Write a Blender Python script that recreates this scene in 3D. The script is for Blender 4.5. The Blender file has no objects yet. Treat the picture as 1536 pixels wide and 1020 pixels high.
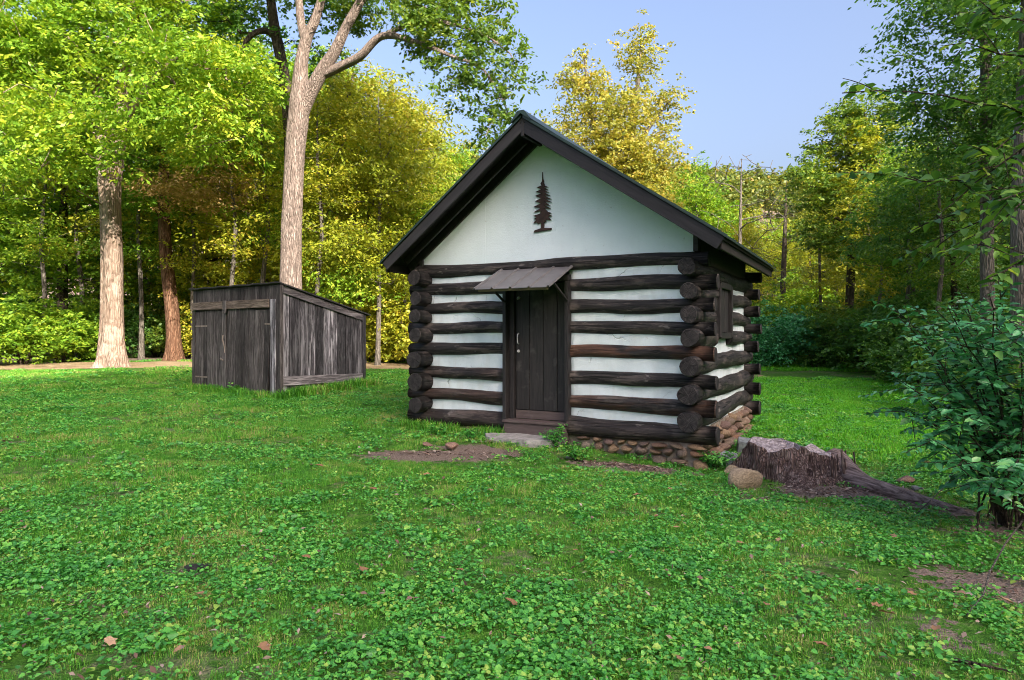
import bpy, bmesh, math, random
import numpy as np
from mathutils import Vector, Matrix
R = math.radians
random.seed(7)
scene = bpy.context.scene
COL = scene.collection

# ------------------------------------------------------------------ camera, sky, sun, exposure
F, CX, HZ, EYE = 1005.0, 768.0, 500.0, 1.6          # focal length and horizon, in pixels of a 1536 px wide frame
cam = bpy.data.cameras.new('camera'); cam_ob = bpy.data.objects.new('camera', cam); COL.objects.link(cam_ob)
cam.sensor_width = 36.0; cam.lens = 36.0 * F / 1536.0; cam.shift_y = -10.0 / 1536.0
cam.clip_start = 0.05; cam.clip_end = 3000
cam_ob.location = (0, 0, EYE); cam_ob.rotation_euler = (R(90), 0, 0)
scene.camera = cam_ob

SUN_AZ, SUN_EL = R(150), R(28)
world = bpy.data.worlds.new('World'); scene.world = world; world.use_nodes = True
wn = world.node_tree; wn.nodes.clear()
sky = wn.nodes.new('ShaderNodeTexSky'); sky.sky_type = 'NISHITA'; sky.sun_disc = False
sky.sun_elevation = SUN_EL; sky.sun_rotation = SUN_AZ
sky.air_density = 1.0; sky.dust_density = 10.0; sky.ozone_density = 1.0
bg = wn.nodes.new('ShaderNodeBackground'); bg.inputs['Strength'].default_value = 0.15
wo = wn.nodes.new('ShaderNodeOutputWorld')
tint = wn.nodes.new('ShaderNodeMix'); tint.data_type = 'RGBA'; tint.blend_type = 'MULTIPLY'; tint.inputs[0].default_value = 1.0; tint.inputs[7].default_value = (.90, .90, 1.0, 1)   # evening haze: the whole sky a little towards lavender
wn.links.new(sky.outputs[0], tint.inputs[6]); wn.links.new(tint.outputs[2], bg.inputs[0]); wn.links.new(bg.outputs[0], wo.inputs[0])

S = Vector((math.sin(SUN_AZ) * math.cos(SUN_EL), math.cos(SUN_AZ) * math.cos(SUN_EL), math.sin(SUN_EL)))
sl = bpy.data.lights.new('sun', 'SUN'); sl.energy = 4.2; sl.angle = R(0.5); sl.color = (1.0, 0.90, 0.74)
so = bpy.data.objects.new('sun', sl); COL.objects.link(so)
so.rotation_euler = (-S).to_track_quat('-Z', 'Y').to_euler(); so.location = (30, -30, 60)

vs = scene.view_settings
vs.view_transform = 'Standard'; vs.look = 'None'; vs.gamma = 1.0; vs.use_curve_mapping = False
vs.exposure = 1.62
scene.cycles.use_denoising = True; scene.cycles.filter_width = 1.0
scene.cycles.max_bounces = 7; scene.cycles.diffuse_bounces = 5; scene.cycles.glossy_bounces = 2; scene.cycles.transmission_bounces = 4; scene.cycles.transparent_max_bounces = 8
scene.cycles.sample_clamp_indirect = 8.0

def P(u, v, Y):                                      # the point at depth Y that the camera sees at (u, v)
    return Vector(((u - CX) / F * Y, Y, EYE - (v - HZ) / F * Y))

# ------------------------------------------------------------------ small helpers
def ss(a, b, x):
    t = np.clip((x - a) / (b - a), 0, 1); return t * t * (3 - 2 * t)

_rs = np.random.RandomState(3)
_lat = _rs.rand(64, 64)
def vnoise(x, y):                                    # value noise, arrays in, about -1..1
    x = np.asarray(x, float); y = np.asarray(y, float)
    xi = np.floor(x).astype(int); yi = np.floor(y).astype(int); fx = x - xi; fy = y - yi
    fx = fx * fx * (3 - 2 * fx); fy = fy * fy * (3 - 2 * fy)
    g = lambda a, b: _lat[a % 64, b % 64]
    return 2 * ((g(xi, yi) * (1 - fx) + g(xi + 1, yi) * fx) * (1 - fy) + (g(xi, yi + 1) * (1 - fx) + g(xi + 1, yi + 1) * fx) * fy) - 1

def mesh_np(name, verts, faces, mats=(), mi=None, smooth=False, attr=None):
    """faces: an (n,k) int array, or a list of tuples."""
    me = bpy.data.meshes.new(name)
    verts = np.asarray(verts, np.float32).reshape(-1, 3)
    if isinstance(faces, np.ndarray):
        n, k = faces.shape; loops = faces.ravel(); tot = np.full(n, k)
    else:
        tot = np.array([len(f) for f in faces]); loops = np.array([i for f in faces for i in f]); n = len(tot)
    me.vertices.add(len(verts)); me.vertices.foreach_set('co', verts.ravel())
    me.loops.add(len(loops)); me.loops.foreach_set('vertex_index', loops.astype(np.int32))
    me.polygons.add(n)
    st = np.concatenate([[0], np.cumsum(tot)[:-1]]).astype(np.int32)
    me.polygons.foreach_set('loop_start', st); me.polygons.foreach_set('loop_total', tot.astype(np.int32))
    if mi is not None: me.polygons.foreach_set('material_index', np.asarray(mi, np.int32))
    if smooth is False and attr is None: me.polygons.foreach_set('use_smooth', np.zeros(n, bool))
    elif smooth is True: me.polygons.foreach_set('use_smooth', np.ones(n, bool))
    elif smooth is not False: me.polygons.foreach_set('use_smooth', np.asarray(smooth, bool))
    for m in mats: me.materials.append(m)
    if attr is not None:
        a = me.attributes.new('v', 'FLOAT', 'FACE'); a.data.foreach_set('value', np.asarray(attr, np.float32))
    me.update(calc_edges=True)
    return me

def link(name, data, parent=None, loc=None, rot=None, scale=None):
    o = bpy.data.objects.new(name, data); COL.objects.link(o)
    if parent is not None: o.parent = parent
    if loc is not None: o.location = loc
    if rot is not None: o.rotation_euler = rot
    if scale is not None: o.scale = scale
    return o

def tag(o, label=None, cat=None, group=None, kind=None):
    if label: o['label'] = label
    if cat: o['category'] = cat
    if group: o['group'] = group
    if kind: o['kind'] = kind
    return o

def thing(name, label, cat, loc=(0, 0, 0), rz=0, group=None):
    return tag(link(name, None, None, loc, (0, 0, rz)), label, cat, group)

def box_np(x0, x1, y0, y1, z0, z1):
    v = [(x0, y0, z0), (x1, y0, z0), (x1, y1, z0), (x0, y1, z0), (x0, y0, z1), (x1, y0, z1), (x1, y1, z1), (x0, y1, z1)]
    f = [(0, 3, 2, 1), (4, 5, 6, 7), (0, 1, 5, 4), (1, 2, 6, 5), (2, 3, 7, 6), (3, 0, 4, 7)]
    return v, f

def bevel_mesh(name, v, f, mat, bev=0.006, seg=1, jitter=0.0):
    me = mesh_np(name, v, f, [mat]); bm = bmesh.new(); bm.from_mesh(me)
    bmesh.ops.recalc_face_normals(bm, faces=bm.faces)
    if bev: bmesh.ops.bevel(bm, geom=list(bm.edges), offset=bev, segments=seg, affect='EDGES', clamp_overlap=True)
    if jitter:
        for q in bm.verts: q.co += Vector((random.uniform(-1, 1), random.uniform(-1, 1), random.uniform(-1, 1))) * jitter
    bm.to_mesh(me); bm.free(); me.update(); return me

def box(name, mat, b, parent=None, bev=0.006, loc=None, rot=None, jitter=0.0):
    v, f = box_np(*b); return link(name, bevel_mesh(name, v, f, mat, bev, 1, jitter), parent, loc, rot)

def beam(name, mat, p0, p1, w, h, parent=None, up=(0, 0, 1), bev=0.005):
    """rectangular bar from p0 to p1; w across, h along up"""
    p0 = Vector(p0); p1 = Vector(p1); d = (p1 - p0); L = d.length; x = d / L
    y = Vector(up).cross(x).normalized(); z = x.cross(y)
    o = box(name, mat, (0, L, -w / 2, w / 2, -h / 2, h / 2), parent, bev)
    m = Matrix((x, y, z)).transposed().to_4x4(); m.translation = p0
    o.matrix_local = m; return o

def tube(pts, radii, n=8, cap=True, wob=None):
    """swept tube through pts: returns verts, faces (list)"""
    pts = [Vector(p) for p in pts]; V = []; Fc = []
    ref = Vector((0.13, 0.97, 0.2)); m = len(pts)
    prev = None
    for i, p in enumerate(pts):
        t = (pts[min(i + 1, m - 1)] - pts[max(i - 1, 0)]).normalized()
        if prev is None:
            a = t.cross(ref if abs(t.dot(ref)) < .9 else Vector((1, 0, 0))).normalized()
        else:
            a = (prev - t * prev.dot(t)).normalized()
        prev = a; b = t.cross(a)
        for k in range(n):
            th = 2 * math.pi * k / n; r = radii[i] * (wob(i, th) if wob else 1)
            V.append(p + (a * math.cos(th) + b * math.sin(th)) * r)
    for i in range(m - 1):
        for k in range(n):
            k2 = (k + 1) % n; Fc.append((i * n + k, i * n + k2, (i + 1) * n + k2, (i + 1) * n + k))
    if cap:
        Fc.append(tuple(range(n - 1, -1, -1))); Fc.append(tuple((m - 1) * n + k for k in range(n)))
    return V, Fc

# ------------------------------------------------------------------ materials
class NT:
    def __init__(s, name):
        s.m = bpy.data.materials.new(name); s.m.use_nodes = True; s.t = s.m.node_tree; s.t.nodes.clear()
        s.out = s.t.nodes.new('ShaderNodeOutputMaterial'); s.bs = s.t.nodes.new('ShaderNodeBsdfPrincipled')
        s.t.links.new(s.bs.outputs[0], s.out.inputs['Surface'])
    def n(s, typ, ins=None, **kw):
        nd = s.t.nodes.new(typ)
        for k, v in kw.items(): setattr(nd, k, v)
        for k, v in (ins or {}).items():
            if isinstance(v, bpy.types.NodeSocket): s.t.links.new(v, nd.inputs[k])
            else: nd.inputs[k].default_value = v
        return nd
    def coord(s, kind='Object', scale=(1, 1, 1), rot=(0, 0, 0), jitter=True):
        c = s.n('ShaderNodeTexCoord').outputs[kind]
        if jitter:
            oi = s.n('ShaderNodeObjectInfo').outputs['Random']
            mul = s.n('ShaderNodeMath', {0: oi, 1: 37.0}, operation='MULTIPLY').outputs[0]
            c = s.n('ShaderNodeVectorMath', {0: c, 1: mul}, operation='ADD').outputs[0]
        return s.n('ShaderNodeMapping', {'Vector': c, 'Scale': scale, 'Rotation': rot}).outputs[0]
    def noise(s, vec, scale=5, detail=4, rough=.55, dist=0):
        return s.n('ShaderNodeTexNoise', {'Vector': vec, 'Scale': scale, 'Detail': detail, 'Roughness': rough, 'Distortion': dist}).outputs[0]
    def ramp(s, fac, stops):
        nd = s.n('ShaderNodeValToRGB', {'Fac': fac}); e = nd.color_ramp.elements
        while len(e) < len(stops): e.new(0.5)
        for q, (p, c) in zip(e, stops): q.position = p; q.color = (*c, 1) if len(c) == 3 else c
        return nd.outputs[0]
    def mix(s, fac, a, b, blend='MIX'):
        nd = s.n('ShaderNodeMix', data_type='RGBA', blend_type=blend)
        for sock, v in ((nd.inputs[0], fac), (nd.inputs[6], a), (nd.inputs[7], b)):
            if isinstance(v, bpy.types.NodeSocket): s.t.links.new(v, sock)
            else: sock.default_value = v if not isinstance(v, tuple) or len(v) == 4 else (*v, 1)
        return nd.outputs[2]
    def math(s, op, a, b=0.0, c=0.0):
        return s.n('ShaderNodeMath', {0: a, 1: b, 2: c}, operation=op).outputs[0]
    def done(s, col, rough=.8, bump=None, dist=.01, spec=.3, metal=0.0, strength=1.0):
        def put(k, v):
            if isinstance(v, bpy.types.NodeSocket): s.t.links.new(v, s.bs.inputs[k])
            else: s.bs.inputs[k].default_value = (*v, 1) if isinstance(v, tuple) and len(v) == 3 else v
        put('Base Color', col); put('Roughness', rough); put('Specular IOR Level', spec); put('Metallic', metal)
        if bump is not None:
            b = s.n('ShaderNodeBump', {'Height': bump, 'Distance': dist, 'Strength': strength}); s.t.links.new(b.outputs[0], s.bs.inputs['Normal'])
        return s.m

def m_log():
    t = NT('dark_log'); g = t.coord(scale=(1, 12, 12)); lo = t.coord(scale=(1.3, 4, 4))
    fib = t.noise(g, 2.2, 6, .65, .4); pat = t.noise(lo, 1.1, 3)
    col = t.ramp(fib, [(.28, (.005, .0045, .005)), (.5, (.020, .018, .018)), (.74, (.078, .068, .065))])
    worn = t.ramp(t.noise(lo, 1.7, 4, .6), [(.52, (0, 0, 0)), (.60, (1, 1, 1))])
    col = t.mix(t.math('MULTIPLY', worn, .55), col, t.ramp(fib, [(.3, (.04, .034, .03)), (.7, (.17, .14, .125))]))
    oc = t.n('ShaderNodeObjectInfo').outputs['Color']
    sep = t.n('ShaderNodeSeparateColor', {0: oc}).outputs[0]
    spot = t.ramp(t.noise(t.coord(scale=(2.2, 5, 5)), 2.1, 3, .5), [(.66, (0, 0, 0)), (.70, (1, 1, 1))])
    col = t.mix(t.math('MULTIPLY', spot, .6), col, t.ramp(fib, [(.3, (.08, .072, .068)), (.7, (.26, .235, .22))]))
    crk = t.ramp(t.noise(t.coord(scale=(.5, 16, 16)), 2.4, 3, .5, .3), [(.36, (0, 0, 0)), (.42, (1, 1, 1))])
    col = t.mix(t.math('MULTIPLY', t.math('SUBTRACT', 1.0, crk), .85), col, (.004, .0035, .003))
    red = t.math('MULTIPLY', sep, t.ramp(pat, [(.38, (0, 0, 0)), (.5, (1, 1, 1))]))
    col = t.mix(red, col, t.ramp(fib, [(.3, (.03, .014, .009)), (.7, (.15, .070, .042))]))
    return t.done(col, t.ramp(fib, [(.3, (.55,) * 3), (.7, (.8,) * 3)]), t.math('ADD', t.math('ADD', fib, crk), t.math('MULTIPLY', pat, 1.2)), .014, .35)

def m_end():
    t = NT('log_end'); c = t.coord(jitter=False)
    sep = t.n('ShaderNodeSeparateXYZ', {0: c}); yz = t.n('ShaderNodeCombineXYZ', {1: sep.outputs[1], 2: sep.outputs[2]}).outputs[0]
    d = t.n('ShaderNodeVectorMath', {0: yz}, operation='LENGTH').outputs['Value']
    n = t.noise(t.coord(scale=(1, 1, 1)), 14, 4)
    ring = t.math('SINE', t.math('ADD', t.math('MULTIPLY', d, 420.0), t.math('MULTIPLY', n, 9.0)))
    ang = t.math('ARCTAN2', sep.outputs[1], sep.outputs[2]); rnd = t.n('ShaderNodeObjectInfo').outputs['Random']
    w = t.math('ADD', t.math('MULTIPLY', ang, .5), t.math('ADD', t.math('MULTIPLY', rnd, 20.0), t.math('MULTIPLY', n, .5)))
    crack = t.ramp(t.math('ABSOLUTE', t.math('SINE', w)), [(.02, (1, 1, 1)), (.05, (0, 0, 0))]); c2 = t.ramp(t.math('ABSOLUTE', t.math('SINE', t.math('MULTIPLY', w, 3.0))), [(.03, (1, 1, 1)), (.09, (0, 0, 0))])
    col = t.mix(t.math('MULTIPLY_ADD', ring, .28, .4), (.012, .011, .012), t.ramp(n, [(.35, (.022, .020, .021)), (.75, (.115, .102, .10))]))
    col = t.mix(t.math('MAXIMUM', crack, t.math('MULTIPLY', c2, .6)), col, (.003, .003, .003))
    return t.done(col, .8, t.math('ADD', t.math('MULTIPLY', ring, .3), n), .006, .3)

def m_white(name='chinking_white', c0=(.61, .70, .735), c1=(.755, .845, .88), wear=1.0, jit=True):
    t = NT(name); c = t.coord(scale=(1, 1, 1), jitter=jit); n = t.noise(c, 3, 5, .6); f = t.noise(c, 60, 3)
    spots = t.ramp(t.noise(c, 22, 3, .5), [(.70, (0, 0, 0)), (.76, (1, 1, 1))])
    col = t.mix(t.math('MULTIPLY', spots, .35), t.ramp(n, [(.3, c0), (.65, c1)]), (.36, .37, .35))
    e = t.n('ShaderNodeTexVoronoi', {'Vector': t.mix(.12, c, t.n('ShaderNodeTexNoise', {'Vector': c, 'Scale': 6.0}).outputs['Color']), 'Scale': 1.5}, feature='DISTANCE_TO_EDGE').outputs['Distance']
    crk = t.math('MULTIPLY', t.ramp(e, [(.0, (1, 1, 1)), (.006, (0, 0, 0))]), t.ramp(t.noise(c, 1.3, 2), [(.5, (0, 0, 0)), (.56, (1, 1, 1))]))
    stain = t.ramp(t.noise(t.n('ShaderNodeMapping', {'Vector': c, 'Scale': (3, 3, .7)}).outputs[0], 2.0, 4, .6), [(.5, (0, 0, 0)), (.75, (1, 1, 1))])
    col = t.mix(t.math('MULTIPLY', stain, .28 * wear), col, (.42, .44, .40)); col = t.mix(t.math('MULTIPLY', crk, .65 if wear > .5 else .0), col, (.12, .12, .115))
    return t.done(col, .85, t.math('SUBTRACT', t.math('ADD', f, t.math('MULTIPLY', n, 2)), t.math('MULTIPLY', crk, 2 if wear > .5 else .0)), .005, .2)

def m_paint(name, c0, c1, scale=(14, 14, 1.2), rough=.6, spec=.35, bump=.004, wear=None):
    t = NT(name); c = t.coord(scale=scale); n = t.noise(c, 2.5, 5, .6, .3); p = t.noise(t.coord(), 3.5, 4)
    col = t.ramp(n, [(.3, c0), (.7, c1)])
    if wear: col = t.mix(t.ramp(p, [(.58, (0, 0, 0)), (.72, (.7,) * 3)]), col, wear)
    return t.done(col, rough, n, bump, spec)

def m_wood(name, dark, mid, light, g1=(16, 16, .9), g2=(6, 6, .5)):                  # weathered boards, grain along local z; each object its own tone
    t = NT(name); c = t.coord(scale=g1); g = t.noise(c, 3, 7, .68, 1.2); h = t.noise(t.coord(scale=g2), 2.2, 4, .6, .6)
    col = t.ramp(g, [(.3, dark), (.5, mid), (.72, light)])
    peel = t.ramp(h, [(.5, (0, 0, 0)), (.62, (1, 1, 1))])
    oc = t.n('ShaderNodeSeparateColor', {0: t.n('ShaderNodeObjectInfo').outputs['Color']})
    col = t.mix(t.math('MULTIPLY', peel, oc.outputs[0]), col, t.mix(g, tuple(.6 * q for q in light), tuple(min(1, 1.7 * q) for q in light)))
    tone = t.n('ShaderNodeCombineColor', {0: oc.outputs[1], 1: oc.outputs[1], 2: oc.outputs[1]}).outputs[0]
    col = t.mix(1.0, col, tone, 'MULTIPLY')
    return t.done(col, .85, t.math('ADD', g, h), .012, .2)

def m_stone(name, tones):
    t = NT(name); c = t.coord(scale=(1, 1, 1)); rnd = t.n('ShaderNodeObjectInfo').outputs['Random']
    base = t.ramp(rnd, [(i / max(1, len(tones) - 1), q) for i, q in enumerate(tones)])
    n = t.noise(c, 7, 6, .65, .4); f = t.noise(c, 40, 4, .6)
    col = t.mix(1.0, base, t.ramp(n, [(.3, (.45, .43, .42)), (.55, (.9, .9, .9)), (.8, (1.35, 1.25, 1.15))]), 'MULTIPLY')
    return t.done(col, .85, t.math('ADD', n, t.math('MULTIPLY', f, .4)), .02, .25)

def m_bark(name, cols, scale=(5, 5, 1.0), bump=.05, patch=None):
    t = NT(name); c = t.coord(scale=scale); n = t.noise(c, 2.6, 7, .66, .8)
    v = t.n('ShaderNodeTexVoronoi', {'Vector': t.coord(scale=tuple(q * 1.4 for q in scale)), 'Scale': 2.5}, feature='DISTANCE_TO_EDGE').outputs['Distance']
    fur = t.ramp(v, [(.0, (0, 0, 0)), (.22, (1, 1, 1))])
    col = t.ramp(n, [(.28, cols[0]), (.5, cols[1]), (.72, cols[2])])
    col = t.mix(t.math('MULTIPLY', t.math('SUBTRACT', 1.0, fur), .45), col, tuple(.45 * q for q in cols[0]))
    if patch:
        col = t.mix(t.ramp(t.noise(t.coord(), 1.6, 4, .6), [(.52, (0, 0, 0)), (.6, (.85,) * 3)]), col, patch)
    return t.done(col, .9, t.math('ADD', n, t.math('MULTIPLY', fur, .6)), bump, .15)

def m_leaf(name, stops, trans=.45, rough=.45, spec=.35, tcol=(1.25, 1.15, .5), pos=None):
    t = NT(name); a = t.n('ShaderNodeAttribute', attribute_name='v').outputs['Fac']
    rnd = t.n('ShaderNodeObjectInfo').outputs['Random']
    fac = t.math('ADD', a, t.math('MULTIPLY', t.math('SUBTRACT', rnd, .5), .22))
    if pos:                                          # slow change of hue over the ground or crown
        g = t.n('ShaderNodeNewGeometry').outputs['Position']
        for sc_, amp in zip(pos[0::2], pos[1::2]): fac = t.math('ADD', fac, t.math('MULTIPLY', t.math('SUBTRACT', t.noise(g, sc_, 3, .55), .5), amp))
    col = t.ramp(fac, stops)
    m = t.done(col, rough, None, 0, spec)
    tr = t.n('ShaderNodeBsdfTranslucent', {'Color': t.mix(1.0, col, (*tcol, 1), 'MULTIPLY')})
    mx = t.n('ShaderNodeMixShader', {0: trans, 1: t.bs.outputs[0], 2: tr.outputs[0]})
    t.t.links.new(mx.outputs[0], t.out.inputs['Surface'])
    return m

M = {}
M['log'] = m_log(); M['end'] = m_end(); M['white'] = m_white()
M['gable'] = m_white('gable_white', (.68, .785, .83), (.72, .825, .87), .25, False)
M['trim'] = m_paint('dark_trim', (.011, .0105, .0115), (.034, .031, .032))
M['barge'] = m_paint('barge_board_black', (.007, .007, .009), (.022, .021, .025), scale=(1, 10, 10))
M['rake'] = m_paint('rake_board', (.018, .017, .018), (.044, .040, .041), scale=(1, 10, 10))
M['soffit'] = m_paint('roof_deck', (.012, .010, .009), (.03, .025, .022))
M['door'] = m_paint('door_paint', (.013, .0125, .013), (.034, .031, .031), wear=(.085, .078, .074))
M['step'] = m_paint('step_paint', (.075, .056, .052), (.115, .090, .084), scale=(2, 14, 14), wear=(.16, .14, .13))
M['awning'] = m_paint('awning_metal', (.10, .096, .10), (.15, .143, .148), scale=(2, 2, 2), rough=.45, spec=.5, bump=.001)
M['nailer'] = m_paint('raw_wood', (.10, .08, .04), (.17, .13, .07), scale=(1, 12, 12))
M['roof'] = m_paint('roof_metal', (.012, .03, .024), (.02, .045, .036), scale=(3, 3, 3), rough=.4, spec=.5, bump=.001)
M['metal'] = m_paint('pull_metal', (.45, .45, .46), (.62, .62, .62), rough=.35, bump=.0005)
M['rust'] = m_paint('rusty_iron', (.10, .07, .05), (.30, .26, .22), rough=.7)
M['emblem'] = m_paint('emblem_iron', (.016, .010, .010), (.065, .035, .028), scale=(5, 5, 5), rough=.7)
M['glass'] = m_paint('dark_window', (.01, .011, .013), (.02, .022, .026), rough=.15, spec=.5, bump=.0002)
M['stone'] = m_stone('field_stone', [(.30, .17, .11), (.24, .19, .15), (.36, .25, .15), (.22, .15, .13), (.32, .27, .21)])
M['mortar'] = m_stone('mortar', [(.36, .31, .26), (.36, .31, .26)])
M['rock'] = m_stone('tan_rock', [(.44, .34, .23), (.48, .38, .26)])
M['pink'] = m_stone('pink_rock', [(.36, .22, .17), (.38, .25, .19)])
M['grey'] = m_stone('grey_rock', [(.34, .33, .31), (.40, .39, .37)])
M['block'] = m_stone('cement_block', [(.22, .25, .26), (.26, .28, .29)])
M['shed'] = m_wood('weathered_board', (.012, .012, .0135), (.050, .048, .053), (.26, .255, .27))
M['shedd'] = m_wood('weathered_door_board', (.010, .009, .009), (.042, .037, .036), (.16, .146, .14))
M['shedh'] = m_wood('weathered_trim_board', (.022, .02, .022), (.085, .078, .082), (.30, .28, .29), (.9, 16, 16), (.5, 6, 6))
M['shedv'] = m_wood('weathered_header_board', (.020, .016, .013), (.075, .058, .045), (.20, .16, .13), (16, .9, 16), (6, .5, 6))
M['tar'] = m_paint('roofing_felt', (.012, .012, .013), (.04, .038, .038), scale=(3, 3, 3), rough=.9)
M['barkA'] = m_bark('pale_bark', [(.13, .085, .065), (.27, .20, .16), (.38, .305, .255)], (3, 3, .7), .03, (.33, .265, .225))
M['barkC'] = m_bark('furrowed_pale_bark', [(.11, .08, .065), (.31, .245, .215), (.47, .40, .36)], (9, 9, 1.0), .05)
M['barkR'] = m_bark('red_brown_bark', [(.07, .035, .022), (.19, .10, .065), (.34, .22, .15)], (6, 6, .8), .04)
M['barkD'] = m_bark('dark_bark', [(.030, .024, .018), (.075, .060, .045), (.15, .125, .10)], (7, 7, 1), .04)
M['barkG'] = m_bark('grey_bark', [(.08, .07, .06), (.18, .16, .14), (.30, .27, .24)], (7, 7, 1), .04)
M['stump'] = m_bark('rotten_wood', [(.05, .03, .027), (.23, .155, .135), (.55, .44, .39)], (9, 9, .9), .06)
M['rootwood'] = m_paint('root_wood', (.045, .028, .025), (.34, .26, .235), scale=(1.2, 14, 14), rough=.9, spec=.15, bump=.03)
M['stumptop'] = m_bark('cut_wood', [(.18, .15, .155), (.38, .33, .335), (.56, .50, .50)], (5, 5, 5), .012)
YG, G, DG = (.30, .36, .030), (.13, .23, .022), (.035, .085, .014)
M['leafA'] = m_leaf('leaf_bright', [(.0, (0.065, 0.167, 0.017)), (.4, (0.174, 0.341, 0.029)), (.75, (0.319, 0.464, 0.041)), (1, (0.493, 0.551, 0.058))], pos=(.32, .7))
M['leafY'] = m_leaf('leaf_yellow_green', [(.0, (0.140, 0.210, 0.021)), (.4, (0.294, 0.350, 0.031)), (.75, (0.476, 0.476, 0.049)), (1, (0.588, 0.434, 0.063))], pos=(.32, .7))
M['leafF'] = m_leaf('leaf_golden', [(.0, (.14, .19, .035)), (.4, (.29, .32, .06)), (.75, (.46, .42, .09)), (1, (.56, .40, .10))], pos=(.32, .7))
M['leafC'] = m_leaf('leaf_mid_green', [(.0, (0.052, 0.121, 0.021)), (.5, (0.129, 0.233, 0.034)), (.85, (0.259, 0.345, 0.044)), (1, (0.448, 0.414, 0.052))], pos=(.32, .7))
M['leafD'] = m_leaf('leaf_dark_green', [(.0, (0.039, 0.119, 0.030)), (.5, (0.097, 0.238, 0.047)), (.9, (0.184, 0.356, 0.065)), (1, (0.324, 0.432, 0.065))])
M['leafR'] = m_leaf('leaf_rusty', [(.0, (0.230, 0.207, 0.046)), (.5, (0.391, 0.276, 0.115)), (1, (0.517, 0.345, 0.196))])
M['leafS'] = m_leaf('leaf_shrub', [(.0, (.03, .15, .055)), (.5, (.07, .31, .115)), (.85, (.13, .43, .16)), (1, (0.211, 0.421, 0.097))], .22, .35, .5, (1.1, 1.2, .6))
M['leafH'] = m_leaf('leaf_far', [(.0, (0.053, 0.090, 0.022)), (.5, (0.128, 0.180, 0.038)), (.85, (0.240, 0.255, 0.053)), (1, (0.360, 0.270, 0.075))], pos=(.32, .7))
M['needle'] = m_leaf('needle', [(0, (.015, .035, .014)), (1, (.045, .075, .025))], .15)
M['grass'] = m_leaf('grass_blade', [(.0, (.055, .22, .025)), (.45, (.115, .39, .035)), (.78, (.20, .48, .045)), (1, (.42, .38, .15))], .3, .5, .3, (1.2, 1.2, .5), (.7, 1.5, 3.5, 1.6))
M['grassM'] = m_leaf('meadow_blade', [(.0, (.07, .30, .015)), (.45, (.13, .50, .025)), (.9, (.22, .58, .035)), (1, (.34, .50, .06))], .3, .5, .3, (1.2, 1.2, .5), (.8, .8))
M['clover'] = m_leaf('clover_leaf', [(.0, (.05, .23, .045)), (.5, (.105, .41, .065)), (.88, (.19, .51, .075)), (1, (.34, .52, .09))], .28, .42, .4, (1.2, 1.2, .5), (1.3, 1.1, 5.0, .9))
M['dead'] = m_leaf('dead_leaf', [(.0, (.15, .075, .035)), (.5, (.30, .17, .09)), (1, (.48, .32, .20))], .15, .7, .2, (1, .9, .7))
M['chip'] = m_leaf('wood_chip', [(.0, (.08, .045, .035)), (.5, (.21, .14, .11)), (1, (.42, .34, .28))], .02, .85, .1, (1, 1, 1))

# ------------------------------------------------------------------ ground
CTRL = np.array([(0, 0, 0), (0, 4, 0), (-3, 5, .02), (3, 5, -.08), (0, 9.4, .02), (-2, 10.6, .07), (2.3, 8.4, -.17), (3.6, 8.1, -.2), (5, 6, -.2),
                 (4, 11, -.1), (-4.85, 13.9, .24), (-3.5, 15.7, .38), (-7.7, 16.2, .27), (-13.5, 23, .45), (-6, 24, .48), (0, 20, .3), (6, 16, .0),
                 (15, 25, .05), (22, 32, .1), (-20, 26, .42), (10, 3, -.2), (-10, 5, .08), (-10, -10, 0), (10, -10, 0), (0, 38, .6), (-30, 40, .8),
                 (34, 45, .5), (-40, 10, .4), (40, 15, .2)], float)
def _tps(d): return np.where(d > 1e-9, d * d * np.log(d + 1e-12), 0.0)
_n = len(CTRL); _K = _tps(np.linalg.norm(CTRL[:, None, :2] - CTRL[None, :, :2], axis=2)) + np.eye(_n) * .5
_Pm = np.c_[np.ones(_n), CTRL[:, :2]]; _A = np.block([[_K, _Pm], [_Pm.T, np.zeros((3, 3))]])
_W = np.linalg.solve(_A, np.r_[CTRL[:, 2], 0, 0, 0])
def gz(x, y):
    x = np.asarray(x, float); y = np.asarray(y, float); sh = x.shape; xf = x.ravel(); yf = y.ravel()
    d = np.sqrt((xf[:, None] - CTRL[None, :, 0]) ** 2 + (yf[:, None] - CTRL[None, :, 1]) ** 2)
    z = _tps(d) @ _W[:_n] + _W[_n] + _W[_n + 1] * xf + _W[_n + 2] * yf
    z = np.clip(z, -.4, 1.1); w = ss(34, 52, np.hypot(xf, yf - 14)); z = z * (1 - w) + .5 * w
    z = z + .018 * vnoise(xf * .9 + 5, yf * .9) + .03 * vnoise(xf * .33, yf * .33 + 9)
    z = z + ss(75, 250, yf) * (52 + 5 * vnoise(xf * .012 + 3, yf * .01)) * (1 - .25 * ss(60, 320, xf))
    return z.reshape(sh)
def gz1(x, y): return float(gz(np.array([x]), np.array([y]))[0])
def ray(u, v):                                      # where the line of sight through (u, v) meets the ground
    lo = 1.5
    for k in range(1200):
        Y = 1.5 + k * .05; p = P(u, v, Y)
        if p.z < gz1(p.x, p.y): return p
    return P(u, v, 30)

def gspace(a, b, step, far, k=1.16):
    l = list(np.arange(a, b + 1e-6, step)); d = step
    while l[-1] < far: d *= k; l.append(l[-1] + d)
    d = step
    while l[0] > -far: d *= k; l.insert(0, l[0] - d)
    return np.array(l)
gx = gspace(-24, 28, .22, 900); gy = gspace(-3, 34, .22, 900)
GX, GY = np.meshgrid(gx, gy); GZ = gz(GX, GY)
nx, ny = len(gx), len(gy); I = np.arange(nx * ny).reshape(ny, nx)
gf = np.stack([I[:-1, :-1], I[:-1, 1:], I[1:, 1:], I[1:, :-1]], -1).reshape(-1, 4)

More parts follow.
